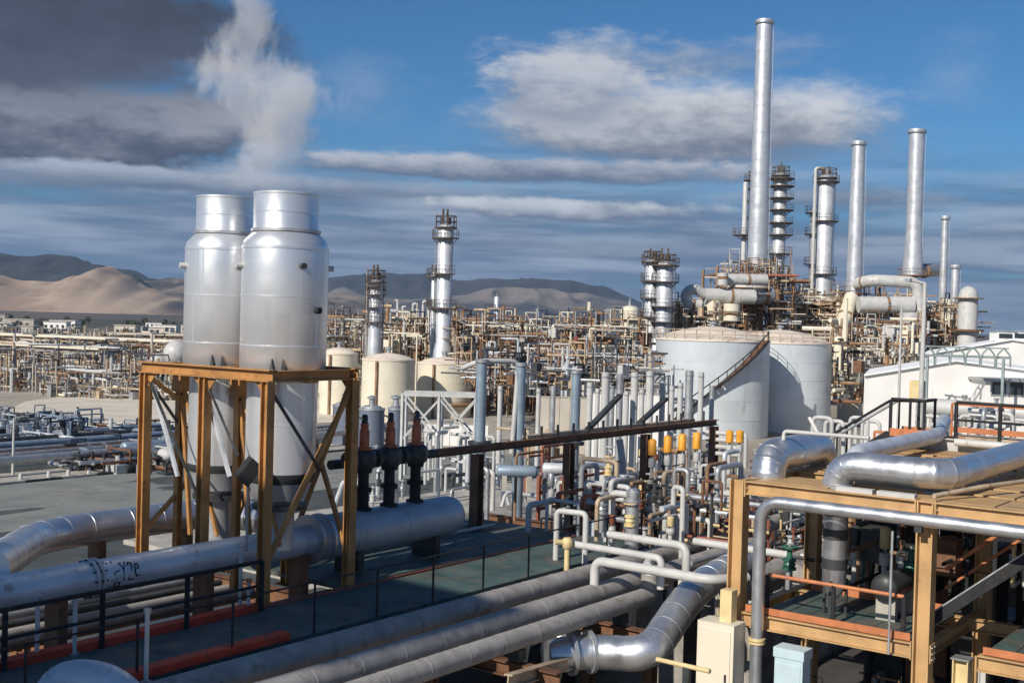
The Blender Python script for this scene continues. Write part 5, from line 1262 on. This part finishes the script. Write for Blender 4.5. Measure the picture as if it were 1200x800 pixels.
# ================================================================== WHITE HALL
def gable(label, D_, lft, apx, rgt, ang, depth, fascia):
    hb = at(*lft, D_); ha = at(*apx, D_); hc = at(*rgt, D_)
    t = T('white_hall', label, 'building', V((ha.x, ha.y, 0)))
    bk = V((math.sin(ang), math.cos(ang), 0)) * depth
    mb = MB(); P5 = [V((hb.x, hb.y, 0)), hb, ha, hc, V((hc.x, hc.y, 0))]
    mb.v = P5 + [p + bk for p in P5]; mb.f = [(4, 3, 2, 1, 0), (5, 6, 7, 8, 9), (0, 1, 6, 5), (3, 4, 9, 8), (4, 0, 5, 9)]
    mb.build('wall', m_wall, t, False); fr = bk.normalized() * -.3
    for (p, q) in ((hb, ha), (ha, hc)):
        dd = (q - p).normalized(); nm_ = V((-dd.z, 0, dd.x))
        for kk in range(8):
            u0, u1 = kk / 8, (kk + 1) / 8
            mb = MB(); a_, b_ = p + fr + bk * u0, q + fr + bk * u0; c_, d__ = b_ + bk * (u1 - u0 - .003), a_ + bk * (u1 - u0 - .003)
            mb.v = [x + nm_ * .04 for x in (a_, b_, c_, d__)] + [x + nm_ * .18 for x in (a_, b_, c_, d__)]; mb.f = [(3, 2, 1, 0), (4, 5, 6, 7), (0, 1, 5, 4), (1, 2, 6, 5), (2, 3, 7, 6), (3, 0, 4, 7)]
            mb.build('roof_sheet', m_rwhite, t, False)
    for q in range(1, 6):
        o = hb.lerp(hc, q / 6); MB().quadbox(V((o.x, o.y - .03, o.z * .45)), V((.05, 0, 0)), V((0, .03, 0)), Z * (o.z * .45)).build('wall_rib', m_wall, t, False)
    return t
t = gable('low plain white hall with a nearly flat roof behind the trussed hoops', 100, (1013, 441), (1120, 424), (1250, 441), .32, 16, m_wall)
t = gable('taller white hall behind the low one, with vents on its ridge', 122, (1080, 417), (1186, 399), (1330, 420), .36, 30, m_wall)
D_ = 122
for px, s_ in ((1174, 1.2), (1192, 1.0)):
    p = at(px, 395, D_ + 8); v_ = MB().box(p + Z * .1, s_ * 1.6, s_ * 1.6, 1.0, V((1, 0, 0)), V((0, 1, 0))).build('roof_vent', m_wall, t, False); MB().box(p + Z * .7, s_ * 1.9, s_ * 1.9, .14, V((1, 0, 0)), V((0, 1, 0))).build('cowl', m_blue, v_, False)
    MB().box(p + V((0, -s_ * .85, .15)), s_ * 1.2, .06, .5, V((1, 0, 0)), V((0, 1, 0))).build('louvre', m_glass, v_, False)
# lean-to with window on its gable
p = at(1192, 455, 97); w0 = V((p.x, p.y, 0))
t = T('annex', 'small pale annex with a dark window row against the white hall', 'building', w0)
zt = at(1180, 447, 97).z
MB().quadbox(w0 + V((2, 1.5, zt / 2)), V((4.6, 0, 0)), V((0, 1.5, 0)), Z * (zt / 2)).build('wall', m_wall, t, False); MB().quadbox(w0 + V((2, 1.4, zt + .12)), V((4.9, 0, 0)), V((0, 1.8, 0)), Z * .12).build('roof', m_galv, t, False)
for k in range(4):
    o = w0 + V((-1.5 + k * 1.45, -.03, at(1180, 455, 97).z)); f = MB().quadbox(o, V((.66, 0, 0)), V((0, .05, 0)), Z * .62).build('window', m_galv, t, False); MB().quadbox(o + V((0, -.06, 0)), V((.55, 0, 0)), V((0, .02, 0)), Z * .5).build('pane', m_glass, f, False)
# green grey trusses standing before the hall
p0, p1 = at(1087, 416, 95), at(1176, 419, 94)
t = T('roof_truss', 'row of greenish grey trussed hoops standing before the white hall', 'truss', V((p0.x, p0.y, p0.z)))
for k in range(6):
    c = p0.lerp(p1, k / 5)
    for s_ in (-1, 1):
        MB().tube([c - Z * .75 + V((.55 * s_, 0, 0)), c + V((.55 * s_, 0, .15)), c + V((0, 0, .75))], .07, 8, .3).build('hoop', m_roofg, t)
MB().bar(p0 - V((.8, 0, 0)), p1 + V((.6, 0, 0)), .12, .2).build('chord', m_roofg, t, False); MB().bar(p0 - V((.6, 0, -.72)), p1 + V((.4, 0, .72)), .09, .1).build('chord', m_roofg, t, False)
for s_ in (p0, p1): MB().bar(V((s_.x, s_.y, 0)), s_ - Z * .1, .2, .2).build('post', m_roofg, t, False)
# ================================================================== FAR PIPE RACKS (middle)
random.seed(41)
def farrack(px0, d0, px1, d1, ys, wd, nbays, mt, label, plabel, pgroup, mats, cnt, rs=(.12, .3), y1s=None, cw=.4):
    p = gpt(px0, d0); q = gpt(px1, d1); L = (q - p).length; dr = (q - p) / L
    zs = sorted(at(px0, y, d0).z for y in ys)
    t = rack('pipe_rack', label, p, dr, L, wd, zs, L / nbays, mt, 0, None, cw)
    for z in zs: rack_pipes(p, dr, L, wd, z, cnt, mats, plabel, pgroup, rs, indiv=(z == zs[-1]))
    return t, p, dr, L, zs
farrack(535, 196, 742, 176, (384, 404, 422), 7, 9, m_tanrust, 'long sandy pipe rack with a pale top line left of the twin columns', 'pipe lying on the long sandy rack of the middle distance', 'pipes on the long sandy rack', RM, 8)
farrack(640, 168, 760, 158, (408, 424, 440), 6, 6, m_rust, 'nearer rusty pipe rack below the stubby cream column', 'pipe lying on the nearer rusty rack of the middle distance', 'pipes on the nearer rusty rack', RM, 6)
farrack(452, 182, 505, 180, (374, 396, 412), 6, 4, m_cream, 'short cream pipe rack between the two pale columns', 'pipe lying on the short cream rack', 'pipes on the short cream rack', (m_cream, m_white, m_rust, m_galv), 5)
o = MB().tube([at(545, 386, 194.5) + Z * .3, at(742, 386, 174.5) + Z * .3], .45, 12).build('main_line', m_cream); o['label'] = 'long cream line on top of the sandy pipe rack'; o['category'] = 'pipe'
clutter(536, 740, 160, 200, 392, 440, 16, 'small rusty pipe in the crowded units of the middle distance', 'rusty pipes of the middle distance', RM + (m_brown, m_rust), (.12, .35), (1.5, 6))
clutter(556, 745, 130, 160, 430, 462, 24, 'small pale pipe behind the tall blue grey risers', 'pale pipes behind the blue grey risers', (m_white, m_galv, m_alu2, m_tanrust, m_dark), (.1, .25), (1.5, 4.5), vessels=.12)
clutter(385, 540, 172, 195, 392, 425, 16, 'small pipe in the units around the short ringed column', 'pipes around the short ringed column', RM + (m_white, m_galv), (.12, .35), (1.5, 6))
dense(530, 760, 158, 205, 388, 442, 1300, RB + (m_rust, m_grey), (.06, .2), (1, 4), lat=.3)
beamwork(545, 740, 160, 200, 388, 430, 60, (m_rust, m_tanrust, m_brown))
dense(552, 770, 125, 160, 428, 466, 600, (m_white, m_galv, m_alu2, m_tanrust, m_dark, m_brown, m_rust, m_dark), (.06, .16), (.8, 3.5))
dense(375, 545, 170, 205, 388, 428, 600, RB + (m_cream, m_white), (.06, .2), (1, 4.5), lat=.3)
beamwork(385, 530, 168, 200, 380, 420, 30, (m_rust, m_tanrust, m_cream))
for i in range(9):
    px = 466 + i * 6; pipe_run('white_riser', 'white riser on the skyline left of the tall pale column', [gpt(px, 186), at(px, 352 + (i * 7) % 17, 186), at(px + (4 if i % 2 else -3), 352 + (i * 7) % 17, 186)], .2, m_white, 'white risers on the skyline', nn=8, fil=.5)
for i in range(3):
    p = gpt(545 + i * 22, 172); z = at(560, 417, 172).z; tt = T('fin_fan', 'red oxide box cooler under the long sandy rack', 'cooler', p, 'red oxide coolers'); MB().box(p + Z * z, 3, 2.4, 1.1).build('case', m_pinkr, tt, False)
    for e in (-1, 1): MB().bar(p + A * e * 1.2, p + A * e * 1.2 + Z * (z - .5), .25, .25).build('leg', m_tanrust, tt, False)
# dark building behind the right silver stack
t = T('shed', 'long dark shed on the plain behind the right silver stack', 'building', gpt(396, 420)); p = gpt(396, 420); z = at(396, 370, 420).z
MB().quadbox(p + Z * (z / 2), V((9, 0, 0)), V((0, 6, 0)), Z * (z / 2)).build('wall', m_black, t, False); MB().quadbox(p + Z * (z + .15), V((9.4, 0, 0)), V((0, 6.4, 0)), Z * .15).build('roof', m_dark, t, False)
# ================================================================== LEFT-HAND FAR UNITS
random.seed(51)
LM = (m_cream, m_tanrust, m_galv, m_rust, m_white, m_alu2, m_grey)
farrack(-40, 300, 215, 270, (392, 402, 414), 8, 11, m_tanrust, 'long buff pipe rack crossing the far left units', 'pipe lying on the long buff rack at left', 'pipes on the buff rack', LM, 7, (.2, .4), cw=.5)
farrack(-60, 235, 120, 215, (402, 416), 7, 7, m_grey, 'grey pipe rack in front of the buff one at left', 'pipe lying on the grey rack at left', 'pipes on the grey rack', LM, 6, (.15, .35), cw=.45)
farrack(120, 330, 420, 345, (392, 400), 8, 9, m_rust, 'far rusty pipe rack disappearing behind the silver stacks', 'pipe lying on the far rusty rack behind the stacks', 'pipes on the far rusty rack', LM, 6, (.2, .4), cw=.5)
clutter(-20, 212, 185, 300, 410, 455, 30, 'small pipe in the crowded far units at left', 'pipes of the far left units', LM + (m_dark, m_brown), (.15, .4), (2, 7), True)
clutter(60, 215, 174, 190, 440, 462, 20, 'pale pipe along the front edge of the far left units', 'pipes along the front of the left units', (m_white, m_galv, m_dark, m_pinkr, m_cream), (.12, .3), (1, 3.5), True)
LD = (m_cream, m_tanrust, m_tanrust, m_grey, m_rust, m_brown, m_dark, m_grey, m_white, m_conc, m_galv)
dense(-30, 216, 180, 330, 400, 460, 1900, LD, (.08, .25), (1, 6), True)
dense(60, 216, 172, 190, 440, 462, 400, LD + (m_white, m_galv), (.06, .2), (.6, 3), True)
dense(-30, 430, 300, 430, 390, 400, 900, LD, (.12, .35), (1.5, 7), True)
beamwork(-30, 216, 190, 320, 398, 430, 50, (m_tanrust, m_grey, m_rust, m_pale))
dense(-5, 95, 106, 130, 480, 510, 300, (m_blue, m_galv, m_dark, m_alu2, m_dark), (.08, .25), (.6, 2.5), True)
dense(60, 215, 94, 128, 495, 535, 300, (m_dark, m_blue, m_galv, m_brown, m_white, m_dark), (.06, .2), (.4, 1.8), True)
for i, (px, d, yt) in enumerate(((17, 250, 388), (40, 255, 392), (66, 240, 396), (100, 230, 400), (120, 225, 404), (146, 215, 408), (178, 250, 388))):
    b = gpt(px, d); tt = T('flood_mast', 'thin buff mast rising among the far left units', 'mast', b, 'thin buff masts at left'); MB().tube([b, at(px, yt, d)], .28, 8).build('shaft', m_pale, tt); MB().box(at(px, yt, d), 1.2, .5, .3).build('head', m_galv, tt, False)
for i, (px, d, R, y) in enumerate(((207, 200, 2.2, 414), (186, 205, 1.6, 425))):
    c = at(px, y, d); tt = T('sphere_tank', ('white ball shaped tank by the top of the steel frame', 'smaller white ball shaped tank next to the frame')[i], 'tank', V((c.x, c.y, 0)))
    MB().lathe(c, [(R * math.sin(q * PI / 14), -R * math.cos(q * PI / 14)) for q in range(15)], 24).build('shell', m_white, tt)
    for q in range(6): an = q * PI / 3; MB().bar(V((c.x + R * .85 * math.cos(an), c.y + R * .85 * math.sin(an), 0)), c + V((R * .85 * math.cos(an), R * .85 * math.sin(an), 0)), .2, .2).build('leg', m_white, tt, False)
# bluish low units and pipes left of the frame
slab('dark_yard', -20, 92, rb + 5.4, rb + 40, 0, .03, mat('dark_asphalt', (.06, .07, .068)))
for i in range(6):
    p = on(-30, 512 + i * 6, 1.4); q = p + A * (20 + i * 7)
    pipe_run('yard_pipe', 'blue grey pipe lying low beyond the pale pavement', [p, q], .16 + .07 * (i % 3), random.choice((m_blue, m_dark, m_dark, m_galv)), 'low blue grey pipes beyond the pavement', nn=14)
vessel_h('drum', 'blue grey horizontal drum lying left of the orange frame', on(178, 522, 1.4), A, 6, .5, m_blue, True)
vessel_h('drum', 'slim silver drum lying nearer the pale pavement', on(110, 532, 1.2), A, 6, .4, m_alu2, True)
for i in range(26):
    px = random.uniform(-5, 75); d = random.uniform(108, 124); b = gpt(px, d); h = random.uniform(.8, 1.7)
    tt = T('small_unit', 'small blue grey machine in the low dark units at left', 'machine', b, 'small blue grey machines at left'); MB().box(b + Z * h * .5, random.uniform(1, 2.6), random.uniform(1, 2), h).build('case', random.choice((m_blue, m_dark, m_galv, m_alu2)), tt, False); MB().tube([b + Z * h, b + Z * (h + .7)], .15, 8).build('vent', m_galv, tt)
clutter(95, 212, 96, 125, 500, 530, 10, 'low dark pipe in the yard left of the orange frame', 'low dark pipes left of the orange frame', (m_dark, m_blue, m_galv, m_brown, m_white), (.1, .25), (.8, 2.5), True)
b = on(15, 556, .15); tt = T('lamp_post', 'white lamp post at the pavement near the left edge', 'lamp post', b); zt = at(15, 492, b.y).z
MB().lathe(b, [(.11, 0), (.07, zt)], 10).build('shaft', m_white, tt); MB().tube([b + Z * zt, b + Z * (zt + .1) + A * .8], .05, 8).build('arm', m_white, tt); MB().box(b + Z * (zt + .08) + A * .9, .5, .2, .1).build('lamp', m_galv, tt, False)
t = railing('low fence of pale posts along the back of the pavement', [G(30, rb + 5.2, .15), G(84, rb + 5.2, .15)], 1.6, m_brown, m_conc, 4.2, .05, cat='fence', name='fence')
flush_stuff('pipework', 'dense far pipework and small steel frames of the units')
# far town and trees on the plain
random.seed(61)
for i in range(34):
    px = random.uniform(-30, 425); d = random.uniform(480, 900); b = gpt(px, d); w_, dp, h = random.uniform(6, 15), random.uniform(6, 12), random.uniform(3, 6.5)
    tt = T('far_building', 'small flat roofed pale building on the plain behind the units', 'building', b, 'small buildings on the plain')
    mt = random.choice((m_wall, m_pale, m_pale, m_conc))
    MB().quadbox(b + Z * h * .5, V((w_ / 2, 0, 0)), V((0, dp / 2, 0)), Z * (h / 2)).build('wall', mt, tt, False); MB().quadbox(b + Z * (h + .12), V((w_ / 2 + .3, 0, 0)), V((0, dp / 2 + .3, 0)), Z * .18).build('roof', m_conc, tt, False)
    for q in range(int(w_ / 3)): MB().quadbox(b + V((-w_ / 2 + 1.5 + q * 3, -dp / 2 - .02, h * .55)), V((.7, 0, 0)), V((0, .05, 0)), Z * .8).build('window', m_glass, tt, False)
m_leaf = mat('dusty_foliage', (.055, .065, .04), .9, 0, .4, .8); m_bark = mat('bark', (.12, .09, .07), .9)
def tree(b, h, label, group):
    t = T('tree', label, 'tree', b, group)
    MB().lathe(b, [(h * .05, 0), (h * .03, h * .55), (h * .012, h * .8)], 6).build('trunk', m_bark, t)
    mb = MB()
    for q in range(150):
        while True:
            v = V((random.uniform(-1, 1), random.uniform(-1, 1), random.uniform(-1, 1)))
            if v.length < 1 and mnoise.noise(v * 2.2 + b * .1) > -.25: break
        c = b + V((v.x * h * .36, v.y * h * .36, h * .64 + v.z * h * .36)); s_ = h * random.uniform(.05, .09)
        a_ = V((random.uniform(-1, 1), random.uniform(-1, 1), random.uniform(-1, 1))).normalized(); bb = a_.orthogonal().normalized()
        i = len(mb.v); mb.v += [c - a_ * s_, c - bb * s_ * .6, c + a_ * s_, c + bb * s_ * .6]; mb.f.append((i, i + 1, i + 2, i + 3))
    mb.build('crown', m_leaf, t, False)
for i in range(46):
    px = random.uniform(-30, 430); d = random.uniform(430, 950); tree(gpt(px, d), random.uniform(4, 8), 'small dusty tree on the plain behind the units', 'small trees on the plain')
# ================================================================== BEHIND THE PHOTOGRAPHER
# added building, never in view, sized and placed up-sun to shade the lower deck
sc_c = V((-.616 * 15, -.788 * 15, 0)) + V((.788, -.616, 0)) * -20.6
t = T('shade_building', 'tall buff building added out of view to shade the lower deck', 'building', sc_c)
ux, uy = V((.788, -.616, 0)), V((.616, .788, 0))
MB().quadbox(sc_c + Z * 14.2, ux * 3.3, uy * 3.0, Z * 14.2).build('wall', m_pale, t, False); MB().quadbox(sc_c + Z * 28.5, ux * 3.45, uy * 3.2, Z * .1).build('roof', m_galv, t, False)
for k in range(5): MB().quadbox(sc_c + uy * 3.03 + Z * (4 + k * 5), ux * 1.2, uy * .05, Z * .8).build('window', m_glass, t, False)
# ================================================================== STEAM AND HAZE
def volmat(name):
    M = bpy.data.materials.new(name); M.use_nodes = True; k = N(M.node_tree); k.n.clear()
    o = k.new('ShaderNodeOutputMaterial'); p = k.new('ShaderNodeVolumePrincipled'); k.l.new(p.outputs[0], o.inputs['Volume']); return M, k, p
sm, k, pv_ = volmat('steam')
pos = k.new('ShaderNodeNewGeometry').outputs['Position']; sp = k.new('ShaderNodeSeparateXYZ'); k.l.new(pos, sp.inputs[0])
prof = [(224, 304, 56), (200, 306, 52), (180, 312, 50), (150, 324, 52), (125, 320, 66), (105, 311, 78), (88, 301, 72), (68, 290, 54), (45, 292, 44), (20, 296, 34), (0, 290, 26), (-30, 284, 20), (-60, 280, 14)]
dS = 30.3
zz = [at(c, y, dS).z for y, c, r in prof]; xx = [at(c, y, dS).x for y, c, r in prof]; rr_ = [r * dS / F for y, c, r in prof]
Z0_, Z1_ = zz[0], zz[-1]
def ramp(vals, lo, hi):
    n_ = k.new('ShaderNodeFloatCurve'); cv = n_.mapping.curves[0]
    pts = [((z - Z0_) / (Z1_ - Z0_), (v - lo) / (hi - lo)) for z, v in zip(zz, vals)]
    cv.points[0].location = pts[0]; cv.points[1].location = pts[-1]
    for q in pts[1:-1]: cv.points.new(*q)
    n_.mapping.update()
    k.l.new(tz, n_.inputs['Value']); return k.m('ADD', k.m('MULTIPLY', n_.outputs[0], hi - lo), lo)
tz = k.m('DIVIDE', k.m('SUBTRACT', sp.outputs[2], Z0_), Z1_ - Z0_, clamp=True)
xc = ramp(xx, min(xx) - .1, max(xx) + .1); rc = ramp(rr_, .2, max(rr_) + .1)
yc = dS
dx = k.m('SUBTRACT', sp.outputs[0], xc); dy = k.m('SUBTRACT', sp.outputs[1], yc)
dd_ = k.m('SQRT', k.m('ADD', k.m('MULTIPLY', dx, dx), k.m('MULTIPLY', dy, dy)))
wn = k.noise(k.scale(pos, (.8, .8, .55)), 1.0, 7, .62, .6); wn2 = k.noise(k.scale(pos, (2.2, 2.2, 1.5)), 1.0, 5, .6, .4)
ff = k.m('ADD', k.m('SUBTRACT', 1.0, k.m('DIVIDE', dd_, rc)), k.m('ADD', k.m('MULTIPLY', k.m('SUBTRACT', wn, .5), 3.6), k.m('MULTIPLY', k.m('SUBTRACT', wn2, .5), 1.1)))
den = k.m('MULTIPLY', k.mapr(ff, .08, .55), k.m('MULTIPLY', k.mapr(sp.outputs[2], Z0_, Z0_ + 1.8, .2, 1), .85))
k.l.new(den, pv_.inputs['Density']); pv_.inputs['Color'].default_value = (.99, .99, .99, 1); pv_.inputs['Anisotropy'].default_value = 0
mb = MB().quadbox(V(((min(xx) + max(xx)) / 2, dS, (Z0_ + Z1_) / 2)), V((2.5, 0, 0)), V((0, 2.0, 0)), Z * ((Z1_ - Z0_) / 2))
o = mb.build('steam_plume', sm, None, False); o['kind'] = 'stuff'; o['label'] = 'pale steam drifting up from the two silver stacks'
HAZE = True
if HAZE:
    hm, k, pv_ = volmat('haze'); pv_.inputs['Density'].default_value = 4.2e-5; pv_.inputs['Color'].default_value = (.50, .72, 1.0, 1); pv_.inputs['Anisotropy'].default_value = .2
    o = MB().quadbox(V((0, 4950, 249)), V((9100, 0, 0)), V((0, 8150, 0)), Z * 252).build('haze', hm, None, False); o['kind'] = 'stuff'

# ------------------------------------------------------------------ labels: say beside what each look-alike stands
def project(p):
    d = p - C0; zc = d.dot(fw)
    return (600 + F * d.dot(CR) / zc, 400 - F * d.dot(CU) / zc) if zc > .1 else None
LMK = [(690, 480, 'the white wall corner'), (664, 665, 'the yellow monitor nozzle'), (729, 605, 'the tall white loop'), (669, 612, 'the low white loop'), (793, 600, 'the slim twin loop'), (763, 540, 'the first orange topped valve'), (781, 538, 'the second orange topped valve'), (798, 536, 'the third orange topped valve'), (815, 534, 'the fourth orange topped valve'), (860, 515, 'the orange valve pair'),
       (563, 570, 'the brown post'), (606, 552, 'the grey blue small vessel'), (655, 549, 'the domed small vessel'), (562, 470, 'the left tall blue riser'), (608, 470, 'the right tall blue riser'), (673, 470, 'the lone tall blue riser'), (460, 520, 'the three relief valves'), (515, 490, 'the white lattice stand'), (456, 445, 'the left cream tank'), (522, 455, 'the cream tank with the column'),
       (835, 450, 'the blue grey tank'), (935, 450, 'the shadowed tank'), (872, 650, 'the tan corner column'), (1091, 680, 'the middle tan column'), (985, 640, 'the banded vessel'), (1150, 700, 'the black stairs'), (1079, 420, 'the tall white pole'), (1140, 490, 'the far dark railing'), (990, 510, 'the stair handrail'),
       (519, 330, 'the tall pale column'), (439, 370, 'the short ringed column'), (770, 350, 'the twin columns'), (737, 390, 'the stubby cream column'), (887, 250, 'the tallest chimney'), (962, 270, 'the ringed pale column'), (1003, 260, 'the straight chimney'), (1070, 240, 'the flared chimney'), (1105, 310, 'the short thin chimney'), (1133, 370, 'the white domed vessel'), (1038, 357, 'the big white duct'), (1110, 440, 'the white hall'),
       (172, 540, 'the left orange post'), (207, 410, 'the white ball tank'), (15, 520, 'the white lamp post'), (100, 480, 'the pale sand clearing'), (60, 545, 'the pale pavement'), (40, 400, 'the buff rack'), (128, 320, 'the sandy peak'), (405, 373, 'the dark shed'), (310, 330, 'the silver stacks'), (640, 385, 'the long cream line'), (620, 475, 'the buff wall'), (735, 480, 'the white standpipes')]
CW = {'white_pipe_paint': 'white', 'galvanised_steel': 'galvanised', 'rusty_steel': 'rusty', 'sandy_painted_steel': 'sandy', 'dark_grey_casting': 'dark grey', 'red_oxide_steel': 'red oxide', 'pale_yellow_paint': 'pale yellow', 'dull_cladding': 'dull silver', 'blue_grey_pipe_paint': 'blue grey', 'cream_tank_paint': 'cream', 'brown_steel': 'brown', 'yellow_actuator_paint': 'orange', 'aluminium_cladding': 'silver', 'white_render': 'white', 'pale_buff_wall': 'buff', 'concrete': 'grey', 'dusty_pipe_insulation': 'dusty grey', 'green_valve_paint': 'green', 'dusty_foliage': 'green'}
tops = [o for o in sc.objects if o.parent is None and 'group' in o.keys()]
DUP = {}
cnt = {}
for o in tops: cnt[o['label']] = cnt.get(o['label'], 0) + 1
bpy.context.view_layer.update()
for o in tops:
    if cnt[o['label']] < 2: continue
    ms = [c for c in o.children if c.type == 'MESH'] or [o]
    vs = [ms[0].matrix_world @ v.co for v in list(ms[0].data.vertices)[::max(1, len(ms[0].data.vertices) // 60)]]
    px = [project(v) for v in vs]; px = [p for p in px if p]; px = [p for p in px if 0 <= p[0] <= 1200 and 0 <= p[1] <= 800] or px
    if not px: continue
    cx = sum(p[0] for p in px) / len(px); cy = sum(p[1] for p in px) / len(px)
    cx = min(1195, max(5, cx)); w_ = max(p[0] for p in px) - min(p[0] for p in px); h_ = max(p[1] for p in px) - min(p[1] for p in px)
    lx, ly, ln = min(LMK, key=lambda q: (q[0] - cx) ** 2 + (q[1] - cy) ** 2)
    ddx, ddy = cx - lx, cy - ly
    ho = '' if abs(ddx) < 5 else ('left' if ddx < 0 else 'right'); ve = '' if abs(ddy) < 8 else ('above' if ddy < 0 else 'below')
    far = '' if math.hypot(ddx, ddy) < 22 else 'well '
    rel = (ve + ' and ' + ho + ' of' if ve and ho else ve or (ho + ' of' if ho else 'right at'))
    mm = next((c for c in ms if c.name.startswith('crown')), ms[0])
    cw_ = CW.get(mm.data.materials[0].name, 'pale')
    shp = 'tall' if h_ > 2.2 * w_ and h_ > 16 else 'short' if h_ > 2.2 * w_ else 'long' if w_ > 2.5 * h_ and w_ > 14 else 'small' if max(w_, h_) < 10 else 'medium'
    noun = {'pipe': 'pipe', 'valve': 'valve'}.get(o['category'], o['category'])
    if o.name.startswith('gate_valve'): noun = 'wheel topped valve'
    elif o.name.startswith('control_valve'): noun = 'dome topped valve'
    elif o.name.startswith('bent_pipe'): noun = 'bent pipe'
    elif o.name.startswith('riser') or o.name.startswith('white_riser'): noun = 'riser'
    o['label'] = f'{shp} {cw_} {noun} {far}{rel} {ln}'; DUP.setdefault(o['label'], []).append((cx, o))
ORD = ('first', 'second', 'third', 'fourth', 'fifth', 'sixth', 'seventh', 'eighth', 'ninth', 'tenth')
for lab, os_ in DUP.items():
    if 1 < len(os_) <= 10:
        for i, (cx, o) in enumerate(sorted(os_, key=lambda q: q[0])): 
            L = lab + f', {ORD[i]} from the left'
            for cut in ('well ', 'medium ', 'small ', 'tall ', 'long ', 'short ', ' topped valve,', 'wheel topped ', 'dome topped '):
                if len(L.split()) > 16: L = L.replace(cut, ' valve,' if cut.endswith(',') else '', 1)
            o['label'] = L
